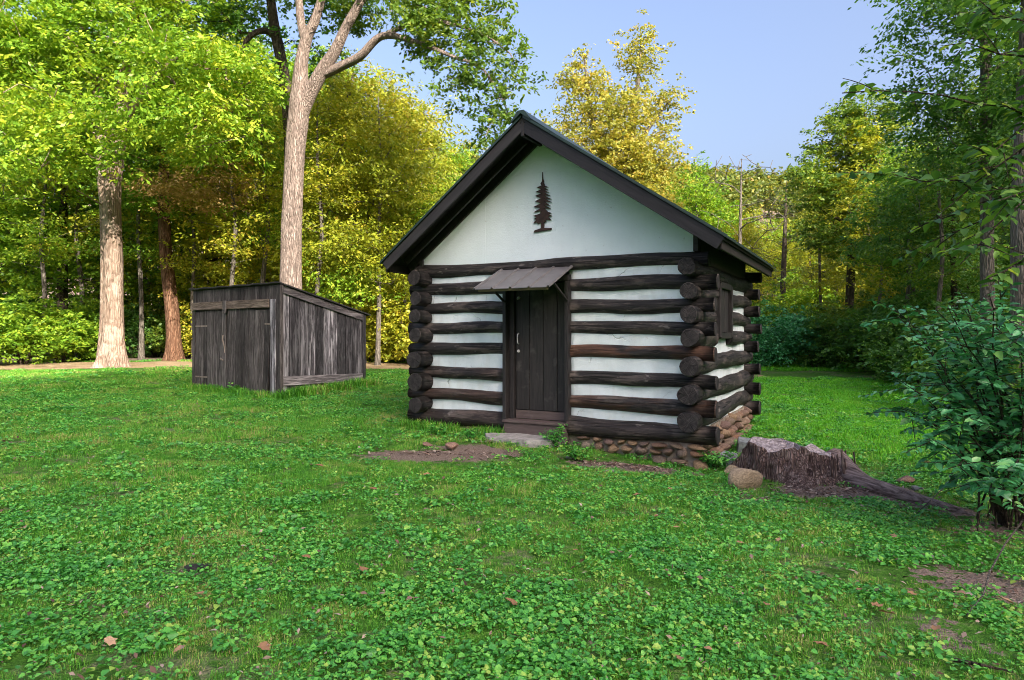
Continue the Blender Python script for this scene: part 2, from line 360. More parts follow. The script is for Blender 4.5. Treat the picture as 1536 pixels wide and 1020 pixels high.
def m_ground():
    t = NT('lawn_soil'); g = t.n('ShaderNodeNewGeometry').outputs['Position']
    a = t.noise(g, .8, 5, .6); b = t.noise(g, 9, 5, .65); f = t.noise(g, 60, 3)
    green = t.ramp(b, [(.3, (.03, .08, .012)), (.5, (.065, .18, .02)), (.7, (.11, .22, .035))])
    soil = t.ramp(f, [(.3, (.11, .08, .062)), (.7, (.32, .25, .205))])
    col = t.mix(t.ramp(t.math('ADD', t.math('MULTIPLY', a, .5), t.math('MULTIPLY', b, .5)), [(.5, (0, 0, 0)), (.6, (.6,) * 3)]), green, soil)
    at = t.n('ShaderNodeAttribute', attribute_name='bare').outputs['Fac']
    k = t.math('GREATER_THAN', t.math('ADD', at, t.math('MULTIPLY', t.math('SUBTRACT', b, .5), 1.2)), .5)
    col = t.mix(k, col, soil)
    return t.done(col, .95, t.math('ADD', f, t.math('MULTIPLY', b, 2)), .03, .1)
M['ground'] = m_ground()
def path_pt(x): return 23.9 + .012 * (x + 12) ** 2 * .3 - .06 * (x + 12)
# bare soil: in front of the door, at the stump, under the shrub, at the wood's edge
BARE = [(ray(1480, 800), .7, .5, .7), (ray(1380, 860), .5, .35, .55), (ray(1180, 745), .8, .3, .8), (ray(700, 672), .8, .35, .8), (ray(640, 684), 1.15, .42, 1.1), (ray(735, 679), .6, .4, 1.0), (ray(945, 703), .95, .34, 1.1), (ray(1040, 712), .4, .25, .8), (ray(1290, 742), .9, .42, .85), (ray(1130, 752), .6, .35, .7), (ray(1230, 735), .9, .35, .9),
        (ray(1370, 735), .5, .3, .7), (ray(1500, 880), .8, .8, .7), (ray(1420, 960), .5, .5, .55), (ray(1530, 800), .6, .8, .7), (ray(285, 858), .35, .2, .6), (ray(20, 665), .5, .35, .6), (ray(1200, 715), 1.0, .45, .9), (ray(1330, 745), .45, .22, .9), (ray(1390, 760), .45, .2, .9), (ray(1445, 772), .4, .2, .8),
        (ray(370, 600), .5, .3, .5), (ray(620, 645), .35, .25, .5), (ray(480, 735), .3, .2, .5), (ray(200, 640), .5, .3, .4), (ray(720, 890), .25, .15, .5), (ray(980, 880), .25, .2, .5)]
def bare(x, y):
    w = np.zeros_like(x)
    for p, rx, ry, k in BARE: w = np.maximum(w, k * np.exp(-(((x - p.x) / rx) ** 2 + ((y - p.y) / ry) ** 2) * 1.2))
    w = np.maximum(w, .75 * np.exp(-((y - path_pt(x)) / 2.4) ** 2) * (x < 3)); w = np.maximum(w, .8 * ss(25.0, 28, y + .0 * x) * (x < 2)); w = np.maximum(w, ss(31, 36, y)); return w
gme = mesh_np('ground', np.stack([GX, GY, GZ], -1), gf, [M['ground']], smooth=True)
ba = gme.attributes.new('bare', 'FLOAT', 'POINT'); ba.data.foreach_set('value', bare(GX.ravel(), GY.ravel()).astype(np.float32))
tag(link('ground', gme), kind='structure')

# unseen ridge added behind the camera, crest shaped so its shadow covers the clearing
sa, ca = math.sin(SUN_AZ), math.cos(SUN_AZ); V = []; Fq = []; lats = np.concatenate([np.arange(-150, -15, 3.0), np.arange(-15, 15, .5), np.arange(15, 211, 3.0)]); secs = ((52, -.05), (75, .22), (100, .47), (125, .735), (143, .925), (150, 1.0), (165, 1.0), (200, .85), (300, .45), (420, -.02))
for i, la in enumerate(lats):
    H = (93.0 - 1.5 * float(1 - ss(-3.5, .8, la)) + .8 * float(vnoise(la * 1.3, 5.0)) * (la < 0)) * float(ss(-150, -60, la) * (1 - ss(110, 210, la)))  # crest lowered and roughened on one side so sun streaks reach the left lawn
    for s_, h in secs:
        hh = H * h + (0 if h < .1 else 1.0 * float(vnoise(la * .23, s_ * .1)) + .7 * float(vnoise(la * .6, s_ * .31)))
        V.append((s_ * sa - la * ca, s_ * ca + la * sa, hh))
k = len(secs)
for i in range(len(lats) - 1):
    for j in range(k - 1): Fq.append((i * k + j, i * k + j + 1, (i + 1) * k + j + 1, (i + 1) * k + j))
t = NT('added_ridge_slope'); g = t.n('ShaderNodeNewGeometry').outputs['Position']; nn = t.noise(g, .25, 6, .7)
M['slope'] = t.done(t.ramp(nn, [(.3, (.015, .03, .008)), (.7, (.07, .10, .02))]), .95, nn, 1.5, .1)
tag(link('hill', mesh_np('hill', V, Fq, [M['slope']], smooth=True)), kind='structure')  # out of view, added to block the sun

# the gravel path at the edge of the wood
px = np.arange(-34, 9, .4); V = []; Fq = []
for i, x in enumerate(px):
    for j, o in enumerate((-1.75, -.6, .6, 1.75)):
        oo = o + .18 * float(vnoise(x * .7, j * 3.0)); V.append((x, path_pt(x) + oo, gz1(x, path_pt(x) + oo) + .012))
for i in range(len(px) - 1):
    for j in range(3): Fq.append((i * 4 + j, (i + 1) * 4 + j, (i + 1) * 4 + j + 1, i * 4 + j + 1))
t = NT('gravel'); g = t.n('ShaderNodeNewGeometry').outputs['Position']; nn = t.noise(g, 30, 4, .7)
M['gravel'] = t.done(t.ramp(t.math('ADD', nn, t.math('MULTIPLY', t.math('SUBTRACT', t.noise(g, 1.1, 4), .5), .5)), [(.3, (.12, .085, .05)), (.5, (.30, .22, .13)), (.75, (.46, .38, .27))]), .95, nn, .03, .1)
tag(link('path', mesh_np('path', V, Fq, [M['gravel']])), kind='structure')

# ------------------------------------------------------------------ the log cabin
CAB_A = R(-28.3)
cabin = thing('log_cabin', 'small black log cabin with white chinking and a white gable', 'cabin', (.366, 9.95, 0), CAB_A)
def c2w(x, y, z=0):
    c, s = math.cos(CAB_A), math.sin(CAB_A); return Vector((.366 + c * x - s * y, 9.95 + s * x + c * y, z))

def log_mesh(L, r0, r1, seed, nseg=None, n=18):
    rr = random.Random(seed); nseg = nseg or max(4, int(L / .16)); V = []; Fc = []; mi = []; sm = []
    ph = [rr.uniform(0, 9) for _ in range(6)]
    for i in range(nseg + 1):
        t_ = i / nseg; x = t_ * L; r = r0 + (r1 - r0) * t_
        by = .012 * math.sin(2.1 * x + ph[0]) + .006 * math.sin(5.3 * x + ph[1]); bz = .013 * math.sin(1.7 * x + ph[2]) + .007 * math.sin(4.7 * x + ph[3])
        for k in range(n):
            th = 2 * math.pi * k / n
            q = r * (1 + .045 * math.sin(2 * th + ph[4] + x) + .03 * math.sin(3 * th + 2.3 * x + ph[5]) + .05 * float(vnoise(x * 2.2 + ph[0] * 3, th * 1.2 + ph[1])) + .03 * float(vnoise(x * 7 + ph[2] * 3, th * 2 + ph[3])))
            V.append((x, by + q * math.cos(th), bz + q * math.sin(th)))
    for i in range(nseg):
        for k in range(n):
            k2 = (k + 1) % n; Fc.append((i * n + k, (i + 1) * n + k, (i + 1) * n + k2, i * n + k2)); mi.append(0); sm.append(True)
    for e, base, sg in ((0, 0, -1), (1, nseg * n, 1)):       # worn rim, then the cut end
        b0 = len(V); cen = np.mean([V[base + k] for k in range(n)], axis=0)
        for k in range(n):
            p = np.array(V[base + k]); q = cen + (p - cen) * .93; q[0] += sg * .012; V.append(tuple(q))
        for k in range(n):
            k2 = (k + 1) % n; f = (base + k, base + k2, b0 + k2, b0 + k); Fc.append(f if sg > 0 else f[::-1]); mi.append(0); sm.append(False)
        f = tuple(b0 + k for k in range(n)); Fc.append(f if sg > 0 else f[::-1]); mi.append(1); sm.append(False)
    return mesh_np('log', V, Fc, [M['log'], M['end']], mi, sm)

_seed = [100]
def log(p, L, d, axis='x', red=0.0, taper=.04):
    _seed[0] += 1; r = d / 2; s = random.choice((-1, 1))
    o = link('log', log_mesh(L, r * (1 + s * taper), r * (1 - s * taper), _seed[0]), cabin, p, (0, 0, 0 if axis == 'x' else R(90)))
    o.color = (red, 1, 1, 1); return o

FZ = [2.610, 2.290, 1.985, 1.675, 1.335, .955, .600, .255]           # front and back logs, top to bottom
FD = [.20, .20, .20, .185, .20, .205, .215, .275]
SZ = [2.450, 2.150, 1.835, 1.530, 1.175, .790, .440]                 # side logs between them
SD = [.25, .23, .215, .25, .265, .28, .27]
XL, XR = -2.357, 2.583
WL, WR, WB = -2.05, 2.30, 3.90                                       # wall centre lines
FRED = {4: (0, .75), 6: (.25, .55), 5: (.15, 0), 7: (.1, .05)}
for i, (z, d) in enumerate(zip(FZ, FD)):
    y = .11; rl, rr_ = FRED.get(i, (0, 0))
    if i == 0:
        log((XL + .12, y, z), XR - XL - .22, d)
    else:
        log((XL + random.uniform(-.03, .03), y, z + .01), -.535 - XL, d, red=rl); log((.50, y, z), XR + random.uniform(-.02, .02) - .50, d, red=rr_)
    log((XL, WB, z + .01), XR - XL + random.uniform(-.03, .03), d * .98)
WIN = (1.17, 2.07, 1.58, 2.30)                                       # the window of the right-hand wall: y0, y1, z0, z1
for i, (z, d) in enumerate(zip(SZ, SD)):
    e0 = -.26 + random.uniform(-.02, .03); Ls = WB + .3 - e0
    log((WL, e0, z + .02), Ls, d, 'y')
    if z - d * .3 < WIN[3] and z + d * .3 > WIN[2]:
        log((WR, e0, z), WIN[0] - .04 - e0, d, 'y'); log((WR, WIN[1] + .04, z), WB + .3 - WIN[1] - .04, d, 'y')
    else: log((WR, e0, z), Ls, d, 'y')

def chink(x0, x1, z0, z1, place):                    # a slightly uneven strip of chinking; place maps (along, depth, z) to a local point
    nu, nv = max(2, int((x1 - x0) / .09)), 5; ph = random.uniform(0, 50); V = []; Fc = []
    for j in range(nv + 1):
        for i in range(nu + 1):
            a = x0 + (x1 - x0) * i / nu; z = z0 + (z1 - z0) * j / nv
            V.append(place(a, .008 * float(vnoise(a * 3 + ph, z * 9)) + .004 * float(vnoise(a * 11 + ph, z * 22)), z))
    b = len(V)
    for j in range(nv + 1):
        for i in range(nu + 1):
            a = x0 + (x1 - x0) * i / nu; V.append(place(a, .06, z0 + (z1 - z0) * j / nv))
    q = lambda i, j, o=0: o + j * (nu + 1) + i
    for j in range(nv):
        for i in range(nu):
            Fc.append((q(i, j), q(i + 1, j), q(i + 1, j + 1), q(i, j + 1))); Fc.append((q(i, j, b), q(i, j + 1, b), q(i + 1, j + 1, b), q(i + 1, j, b)))
    for j in range(nv):
        Fc.append((q(0, j), q(0, j + 1), q(0, j + 1, b), q(0, j, b))); Fc.append((q(nu, j), q(nu, j, b), q(nu, j + 1, b), q(nu, j + 1)))
    link('chinking', mesh_np('chinking', V, Fc, [M['white']], smooth=True), cabin)
for i in range(7):
    z1, z0 = FZ[i] - .01, FZ[i + 1] + .01
    chink(-1.99, -.52, z0, z1, lambda a, d, z: (a, .085 + d, z)); chink(.49, 2.24, z0, z1, lambda a, d, z: (a, .085 + d, z))
    chink(-1.99, 2.24, z0, z1, lambda a, d, z: (-a + .25, WB + .02 - d, z))
zz = [2.74] + SZ + [.16]
for i in range(8):
    z1, z0 = zz[i] - .01, zz[i + 1] + .01
    chink(.17, WB - .1, z0, z1, lambda a, d, z: (WL - .03 + d, WB + .05 - a, z))
    hit = z0 < WIN[3] and z1 > WIN[2]
    for a0, a1 in (((.17, WIN[0] - .03), (WIN[1] + .03, WB - .1)) if hit else ((.17, WB - .1),)):
        chink(a0, a1, z0, z1, lambda a, d, z: (WR + .03 - d, a, z))
# window with dark frame, panes and muntins
wf = link('window', bevel_mesh('window', *box_np(WR + .02, WR + .035, WIN[0], WIN[1], WIN[2], WIN[3]), M['glass'], 0), cabin)
for b in ((WIN[0] - .05, WIN[0] + .05, WIN[2] - .04, WIN[3] + .04), (WIN[1] - .05, WIN[1] + .05, WIN[2] - .04, WIN[3] + .04)):
    box('window_frame', M['trim'], (WR - .06, WR + .14, b[0], b[1], b[2], b[3]), wf)
for z0, z1 in ((WIN[2] - .06, WIN[2] + .03), (WIN[3] - .03, WIN[3] + .06)):
    box('window_frame', M['trim'], (WR - .055, WR + .135, WIN[0] + .052, WIN[1] - .052, z0, z1), wf)
for k in range(5):
    a = WIN[0] + .052 + (WIN[1] - WIN[0] - .104) * k / 5; w5 = (WIN[1] - WIN[0] - .104) / 5
    box('shutter_board', M['trim'], (WR + .04, WR + .085 + .004 * (k % 2), a + .004, a + w5 - .004, WIN[2] + .034, WIN[3] - .034), wf)

for x0, x1, zt in ((WL - .06, WL + .02, 2.97), (WR - .02, WR + .06, 3.03)): box('wall_head', M['trim'], (x0, x1, .2, WB - .1, 2.56, zt), cabin)
# gable of painted horizontal boards, front and back
RX, RZ = .03, 4.67                                   # ridge
EL, ER, EZL, EZR = -2.47, 2.80, 2.75, 2.80           # eaves (top of roof)
ROOF_F, ROOF_B = -.52, 4.12
def roof_z(x): return RZ - (RZ - EZL) * (RX - x) / (RX - EL) if x < RX else RZ - (RZ - EZR) * (x - RX) / (ER - RX)
def clip(poly, a, b, c):                             # keep the side a*x + b*z <= c of a convex polygon
    out = []
    for k in range(len(poly)):
        p, q = poly[k], poly[(k + 1) % len(poly)]; dp, dq = a * p[0] + b * p[1] - c, a * q[0] + b * q[1] - c
        if dp <= 0: out.append(p)
        if dp * dq < 0: t_ = dp / (dp - dq); out.append((p[0] + (q[0] - p[0]) * t_, p[1] + (q[1] - p[1]) * t_))
    return out
def gable(y0, y1, parent):                           # four painted sheets with hairline joints
    kz = lambda x: roof_z(x) - .13
    full = [(-2.10, 2.69), (2.29, 2.69), (2.29, kz(2.29)), (RX, kz(RX)), (-2.10, kz(-2.10))]
    for x0, x1, z0, z1 in ((-9, -.93, 0, 4.0), (-.928, 1.27, 0, 4.0), (1.272, 9, 0, 4.0), (-9, 9, 4.002, 9)):
        q = clip(clip(clip(clip(full, -1, 0, -x0), 1, 0, x1), 0, -1, -z0), 0, 1, z1)
        if len(q) < 3: continue
        off = random.uniform(0, .003); n = len(q); V = [(x, y0 - off, z) for x, z in q] + [(x, y1, z) for x, z in q]
        link('gable_sheet', mesh_np('gable_sheet', V, [tuple(range(n)), tuple(range(2 * n - 1, n - 1, -1))] + [(k, n + k, n + (k + 1) % n, (k + 1) % n) for k in range(n)], [M['gable']]), parent)
gp = link('gable', mesh_np('gable', [(-2.09, .13, 2.68), (2.28, .13, 2.68), (RX, .13, 4.5), (-2.09, .16, 2.68), (2.28, .16, 2.68), (RX, .16, 4.5)],
          [(0, 1, 2), (5, 4, 3), (0, 3, 4, 1), (1, 4, 5, 2), (2, 5, 3, 0)], [M['gable']]), cabin)
gable(.075, .125, gp)
box('gable_trim', M['trim'], (-2.16, -2.105, .03, .12, 2.68, 2.93), gp); box('gable_trim', M['rake'], (2.295, 2.365, .03, .12, 2.69, 2.93), gp)
gb = link('gable', mesh_np('gable', [(-2.09, WB - .03, 2.68), (2.28, WB - .03, 2.68), (RX, WB - .03, 4.5), (-2.09, WB, 2.68), (2.28, WB, 2.68), (RX, WB, 4.5)],
          [(0, 1, 2), (5, 4, 3), (0, 3, 4, 1), (1, 4, 5, 2), (2, 5, 3, 0)], [M['gable']]), cabin)

# roof: deck, standing ribs, ridge cap, barge boards, rafters and blocking
th = .045
def slab(x0, z0, x1, z1, y0, y1, t_): return [(x0, y0, z0 - t_), (x1, y0, z1 - t_), (x1, y0, z1), (x0, y0, z0), (x0, y1, z0 - t_), (x1, y1, z1 - t_), (x1, y1, z1), (x0, y1, z0)], [(0, 1, 2, 3), (5, 4, 7, 6), (3, 2, 6, 7), (1, 0, 4, 5), (0, 3, 7, 4), (2, 1, 5, 6)]
v1, f1 = slab(EL, EZL - .02, RX - .003, RZ - .02, ROOF_F, ROOF_B, th); v2, f2 = slab(RX + .003, RZ - .02, ER, EZR - .02, ROOF_F, ROOF_B, th)
roof = link('roof', mesh_np('roof', v1 + v2, f1 + [tuple(q + 8 for q in f) for f in f2], [M['soffit']]), cabin)
def slope_pts(side, t0, t1):
    ex, ez = (EL, EZL) if side < 0 else (ER, EZR)
    return (RX + (ex - RX) * t0, RZ + (ez - RZ) * t0), (RX + (ex - RX) * t1, RZ + (ez - RZ) * t1)
for side in (-1, 1):
    (xa, za), (xb, zb) = slope_pts(side, .006, 1.015)
    n_ = 8; wd = (ROOF_B - ROOF_F + .06) / n_
    for k in range(n_):                              # metal sheets with a raised seam at one edge
        y0 = ROOF_F - .03 + k * wd
        V, Fc = slab(*((xa, za + .004, xb, zb + .004) if xa < xb else (xb, zb + .004, xa, za + .004)), y0 + .002, y0 + wd - .002, .018)
        b = len(V); V2, F2 = slab(*((xa, za + .028, xb, zb + .028) if xa < xb else (xb, zb + .028, xa, za + .028)), y0 + .006, y0 + .03, .0235)
        link('roof_sheet', mesh_np('roof_sheet', V + V2, Fc + [tuple(q + b for q in f) for f in F2], [M['roof']]), roof)
    # barge boards on the front and back edges
    for y in (ROOF_F + .012, ROOF_B - .012):
        (xa, za), (xb, zb) = slope_pts(side, .004, .985)
        dz = .115 if side > 0 else .095
        beam('barge_board', M['rake'] if side < 0 else M['barge'], (xa, y, za - .05 - dz / 2 - .02), (xb, y, zb - .05 - dz / 2 - .02), .03, dz + .05, roof)
    (xa, za), (xb, zb) = slope_pts(side, .06, .93)
    beam('fly_rafter', M['soffit'], (xa, -.17, za - .13), (xb, -.17, zb - .13), .05, .11, roof)
    for k in range(10):                              # rafters with their tails under the eaves
        y = .02 + k * (WB + .02) / 9; (xa, za), (xb, zb) = slope_pts(side, .03, .965)
        beam('rafter', M['soffit'], (xa, y + .035, za - .145), (xb, y + .035, zb - .145), .05, .13, roof)
    ex, ez = (EL, EZL) if side < 0 else (ER, EZR)
    (xa, za), _ = slope_pts(side, .985, 1)
    box('eave_board', M['soffit'], (xa - .012, xa + .012, ROOF_F + .04, ROOF_B - .04, za - .2, za - .075), roof)
beam('ridge_beam', M['trim'], (RX, ROOF_F - .005, RZ - .17), (RX, ROOF_B, RZ - .17), .05, .22, roof)
V = []; Fc = []
for y in (ROOF_F - .06, ROOF_B + .04):
    for dx, dz in ((-.16, -.115), (-.05, .03), (.05, .03), (.16, -.105), (.15, -.115), (.0, -.01), (-.15, -.125)): V.append((RX + dx, y, RZ + .04 + dz))
n = 7
for k in range(n): Fc.append((k, (k + 1) % n, n + (k + 1) % n, n + k))
Fc += [tuple(range(n - 1, -1, -1)), tuple(range(n, 2 * n))]
link('ridge_cap', mesh_np('ridge_cap', V, Fc, [M['roof']]), roof)

# door, frame, step and the little metal awning
for x0, x1 in ((-.565, -.505), (.462, .522)): box('door_post', M['trim'], (x0, x1, -.035, .2, .25, 2.36), cabin)
box('door_jamb', M['trim'], (-.503, -.425, .075, .2, .25, 2.36), cabin); box('door_lintel', M['trim'], (-.565, .522, -.02, .2, 2.363, 2.46), cabin)
door = link('door', bevel_mesh('door', *box_np(-.42, .455, .155, .19, .30, 2.355), M['trim'], 0), cabin)
dx = [-.415, -.185, .045, .275, .452]
for k in range(4): box('plank', M['door'], (dx[k] + .004, dx[k + 1] - .004, .128 + .003 * (k % 2), .153, .44, 2.35), door, .005)
box('bottom_rail', M['step'], (-.415, .452, .122, .153, .305, .43), door, .004)
V, Fc = tube([(-.365, .122, 1.60), (-.365, .085, 1.585), (-.365, .08, 1.52), (-.365, .085, 1.455), (-.365, .122, 1.44)], [.009] * 5, 8)
link('door_pull', mesh_np('door_pull', V, Fc, [M['metal']], smooth=True), door)
V, Fc = tube([(-.365, .127, 1.33), (-.365, .10, 1.33)], [.022, .02], 10); link('keyhole_plate', mesh_np('keyhole_plate', V, Fc, [M['metal']]), door)
V, Fc = tube([(-.36, .127, 2.14), (-.36, .09, 2.14), (-.36, .07, 2.12)], [.02, .02, .012], 8); link('hook', mesh_np('hook', V, Fc, [M['metal']]), door)
st = link('step', bevel_mesh('step', *box_np(-.50, .50, -.11, .07, .0, .262), M['step'], .006), cabin)
box('step_tread', M['step'], (-.52, .515, -.135, .12, .264, .300), st, .006)
aw = link('awning', None, cabin)
aw0, aw1, az0, az1 = .03, -.80, 2.575, 2.225
V = []; Fc = []; xs = []; prof = []
nrib = 4; W0, W1 = -.60, .56; pitch = (W1 - W0) / nrib
for k in range(nrib + 1):
    c = W0 + k * pitch
    for dxx, h in ((-.022, 0), (-.010, .022), (.010, .022), (.022, 0)): prof.append((c + dxx, h))
for dz in (0, -.006):
    for (y, z) in ((aw0, az0), (aw1, az1)):
        for x, h in prof: V.append((x, y, z + h + dz))
npf = len(prof)
for k in range(npf - 1):
    Fc.append((k, k + 1, npf + k + 1, npf + k)[::-1]); Fc.append((2 * npf + k, 2 * npf + k + 1, 3 * npf + k + 1, 3 * npf + k)); Fc.append((npf + k, npf + k + 1, 3 * npf + k + 1, 3 * npf + k))
link('awning_sheet', mesh_np('awning_sheet', V, Fc, [M['awning']]), aw)
box('awning_rail', M['nailer'], (-.55, .54, aw1 + .03, aw1 + .07, az1 - .035, az1 + .008), aw)
for x in (-.535, .50):
    beam('awning_rafter', M['trim'], (x, aw0, az0 - .03), (x, aw1 + .07, az1 - .004), .04, .045, aw)
    beam('awning_brace', M['trim'] if x < 0 else M['rake'], (x, -.03, 2.08), (x, -.52, 2.315), .035, .03, aw)

# pine tree emblem on the gable
prof_r = [(0.0, .89), (.008, .80), (.035, .745), (.02, .74), (.05, .70), (.028, .695), (.075, .655), (.03, .665), (.07, .62), (.035, .625), (.085, .575), (.035, .59), (.10, .525), (.04, .545), (.115, .47), (.05, .495), (.12, .425), (.055, .45), (.10, .375), (.04, .40), (.105, .335), (.05, .345), (.07, .29), (.11, .27), (.075, .255), (.12, .225), (.07, .22), (.11, .165), (.06, .175), (.05, .14), (.022, .15), (.018, .055), (.115, .045), (.11, .02)]
prof_l = [(-.115, .0), (-.10, .03), (-.02, .055), (-.02, .14), (-.06, .12), (-.075, .15), (-.12, .14), (-.08, .185), (-.115, .2), (-.075, .225), (-.12, .25), (-.06, .275), (-.05, .315), (-.115, .30), (-.055, .355), (-.115, .385), (-.045, .425), (-.10, .465), (-.045, .50), (-.095, .545), (-.035, .575), (-.09, .605), (-.035, .635), (-.075, .67), (-.025, .69), (-.05, .72), (-.015, .75), (-.008, .80)]
bm = bmesh.new(); ring = [bm.verts.new((x * (1.28 if abs(x) > .06 or z < .16 else .62), 0, z)) for x, z in prof_r + prof_l]
f = bm.faces.new(ring); ex = bmesh.ops.extrude_face_region(bm, geom=[f]); bmesh.ops.translate(bm, vec=(0, .022, 0), verts=[g for g in ex['geom'] if isinstance(g, bmesh.types.BMVert)])
bmesh.ops.triangulate(bm, faces=bm.faces); bmesh.ops.recalc_face_normals(bm, faces=bm.faces)
me = bpy.data.meshes.new('tree_emblem'); bm.to_mesh(me); bm.free(); me.materials.append(M['emblem'])
em = link('tree_emblem', me, cabin, (.07, .048, 3.11))
tag(em, 'rusty black pine tree cut-out on the gable')

# stones
def rock_mesh(name, seed, mat, flat=1.0, sub=2, chisel=7):
    rr = random.Random(seed); bm = bmesh.new(); bmesh.ops.create_icosphere(bm, subdivisions=sub, radius=1)
    planes = []
    for k in range(chisel):
        d = Vector((rr.gauss(0, 1), rr.gauss(0, 1), rr.gauss(0, 1))).normalized(); planes.append((d, rr.uniform(.5, .82) if sub > 2 else rr.uniform(.52, .84)))
    for q in bm.verts:
        for d, h in planes:
            e = q.co.dot(d)
            if e > h: q.co -= d * (e - h) * .95
        q.co *= 1 + rr.uniform(-.03, .03); q.co.z *= flat
    me = bpy.data.meshes.new(name); bm.to_mesh(me); bm.free(); me.materials.append(mat)
    me.polygons.foreach_set('use_smooth', np.ones(len(me.polygons), bool)); return me
STN = [rock_mesh('stone', 40 + k, M['stone'], 1, 2, 11) for k in range(7)]
fnd = link('foundation', mesh_np('foundation', *[list(q) for q in box_np(-2.1, 2.36, .09, .3, -.6, .135)], [M['mortar']]), cabin)
box('footing', M['mortar'], (WR - .1, WR + .05, .302, WB + .05, -.6, .28), fnd, 0); box('footing', M['mortar'], (WL - .05, WL + .1, .302, WB + .05, -.6, .13), fnd, 0)
def stone(x, y, z, a, b, c, rz=0, ry=0):
    o = link('stone', random.choice(STN), fnd, (x, y, z), (random.uniform(-.15, .15), ry, rz), (a, b, c)); return o
rs = random.Random(12)
for row, (z, hh) in enumerate(((.085, .048), (-.015, .075), (-.15, .085), (-.30, .09))):
    x = .60 + row * .07
    while x < 2.4:
        w = rs.uniform(.09, .17) * (.9 if row == 0 else 1.0)
        stone(x + w, .06 + rs.uniform(-.02, .02), z + rs.uniform(-.02, .02), w * 1.02, .10, hh * rs.uniform(.85, 1.15), rs.uniform(-.1, .1), rs.uniform(-.25, .25)); x += 2 * w - .005
for x in (-2.1, -1.95, -1.72, -1.50, -1.22, -1.0, -.80, -.66):
    stone(x, .06, .04 + rs.uniform(-.03, .03), rs.uniform(.08, .13), .09, rs.uniform(.06, .10), rs.uniform(-.2, .2), rs.uniform(-.2, .2))
for row, z in enumerate((.20, .06, -.09, -.24)):
    y = .25
    while y < 3.8:
        w = rs.uniform(.11, .19); stone(WR + .06 + .03 * row + rs.uniform(-.02, .03), y + w, z + rs.uniform(-.03, .03), .13, w, .085 * rs.uniform(.85, 1.2)); y += 2 * w

# ------------------------------------------------------------------ the shed
SH_A = R(52.7)
shed = thing('garden_shed', 'low weathered grey plank shed with sagging double doors and a sloping roof', 'shed', (-4.85, 14.0, 0), SH_A)
SHX, SHY = 2.25, 3.60; TF, TB = 2.66, 2.08
def top(x): return TF + (TB - TF) * x / SHX
rs = random.Random(5)
def plank(name, mat, quad, n, th_, parent, tone=1.0, peel=.4):
    """quad: four corners (anticlockwise seen from outside); n: outward normal"""
    n = Vector(n); q = [Vector(p) for p in quad]; V = [p + n * th_ for p in q] + q
    o = link(name, bevel_mesh(name, V, [(0, 1, 2, 3), (7, 6, 5, 4), (0, 4, 5, 1), (1, 5, 6, 2), (2, 6, 7, 3), (3, 7, 4, 0)], mat, .004), parent)
    o.color = (peel, tone, 1, 1); return o
# solid dark core so that no light shows through the joints
V = [(.05, .05, -.2), (SHX - .05, .05, -.2), (SHX - .05, SHY - .05, -.2), (.05, SHY - .05, -.2), (.05, .05, top(.05) - .04), (SHX - .05, .05, top(SHX) - .04), (SHX - .05, SHY - .05, top(SHX) - .04), (.05, SHY - .05, top(.05) - .04)]
link('frame', mesh_np('frame', V, [(0, 3, 2, 1), (4, 5, 6, 7), (0, 1, 5, 4), (1, 2, 6, 5), (2, 3, 7, 6), (3, 0, 4, 7)], [M['soffit']]), shed)
# right-hand face (y = 0): boards
bx_ = [.06, .24, .50, .71, .90, 1.11, 1.31, 1.50, 1.72, 1.93, 2.05, 2.19]
tones = [1.3, .6, .9, 1.1, .45, 1.7, 1.35, .5, .55, .6, .85]; peels = [.9, .5, .7, .95, .1, .8, 1.0, .15, .35, .6, .7]
for k in range(11):
    a, b = bx_[k] + .007, bx_[k + 1] - .007; o_ = rs.uniform(0, .016)
    plank('plank', M['shed'], [(a, .046 - o_, .16 + rs.uniform(-.03, .03)), (b, .046 - o_, .16 + rs.uniform(-.03, .03)), (b, .046 - o_, top(b) - .06), (a, .046 - o_, top(a) - .06)], (0, -1, 0), .022, shed, tones[k], peels[k])
plank('trim_board', M['shedh'], [(.02, .0, .50), (SHX - .03, .0, .485), (SHX - .03, .0, .66), (.02, .0, .70)], (0, -1, 0), .024, shed, 1.3, .8)
plank('trim_board', M['shedh'], [(.06, .0, top(.06) - .20), (SHX - .02, .0, top(SHX) - .19), (SHX - .02, .0, top(SHX) - .03), (.06, .0, top(.06) - .03)], (0, -1, 0), .024, shed, .8, .5)
plank('corner_post', M['shedd'], [(-.03, -.03, .1), (.055, -.03, .1), (.055, -.03, top(0) - .03), (-.03, -.03, top(0) - .03)], (0, -1, 0), .02, shed, 1.3, .3)
plank('corner_post', M['shed'], [(SHX - .05, -.002, .2), (SHX + .03, -.002, .2), (SHX + .03, -.002, top(SHX) - .03), (SHX - .05, -.002, top(SHX) - .03)], (0, -1, 0), .03, shed, .5, .2)
# door face (x = 0): boards above, header, posts, two doors
def front(name, y0, y1, z0, z1, off, parent, tone=1, peel=.3, mat='shedd', sk=0.0, th_=.022):
    return plank(name, M[mat], [(-off, y1 + sk, z0), (-off, y0 + sk, z0), (-off, y0, z1), (-off, y1, z1)], (-1, 0, 0), th_, parent, tone, peel)
y = .13
while y < SHY - .05:
    w = rs.uniform(.12, .2); front('plank', y + .003, min(y + w, SHY - .03) - .003, 2.2, TF - .04, -.03 + rs.uniform(0, .006), shed, rs.uniform(.5, 1.4)); y += w
front('plank', -.01, .125, .12, TF - .04, -.01, shed, .85, .2)
front('header_board', .34, 3.55, 2.15, 2.33, .02, shed, 1.4, .35, 'shedv', th_=.03)
front('header_block', 1.98, 2.12, 2.05, 2.34, .055, shed, 1.5, .5)
front('corner_board', .13, .33, .12, 2.32, .0, shed, 1.6, .9, 'shed')
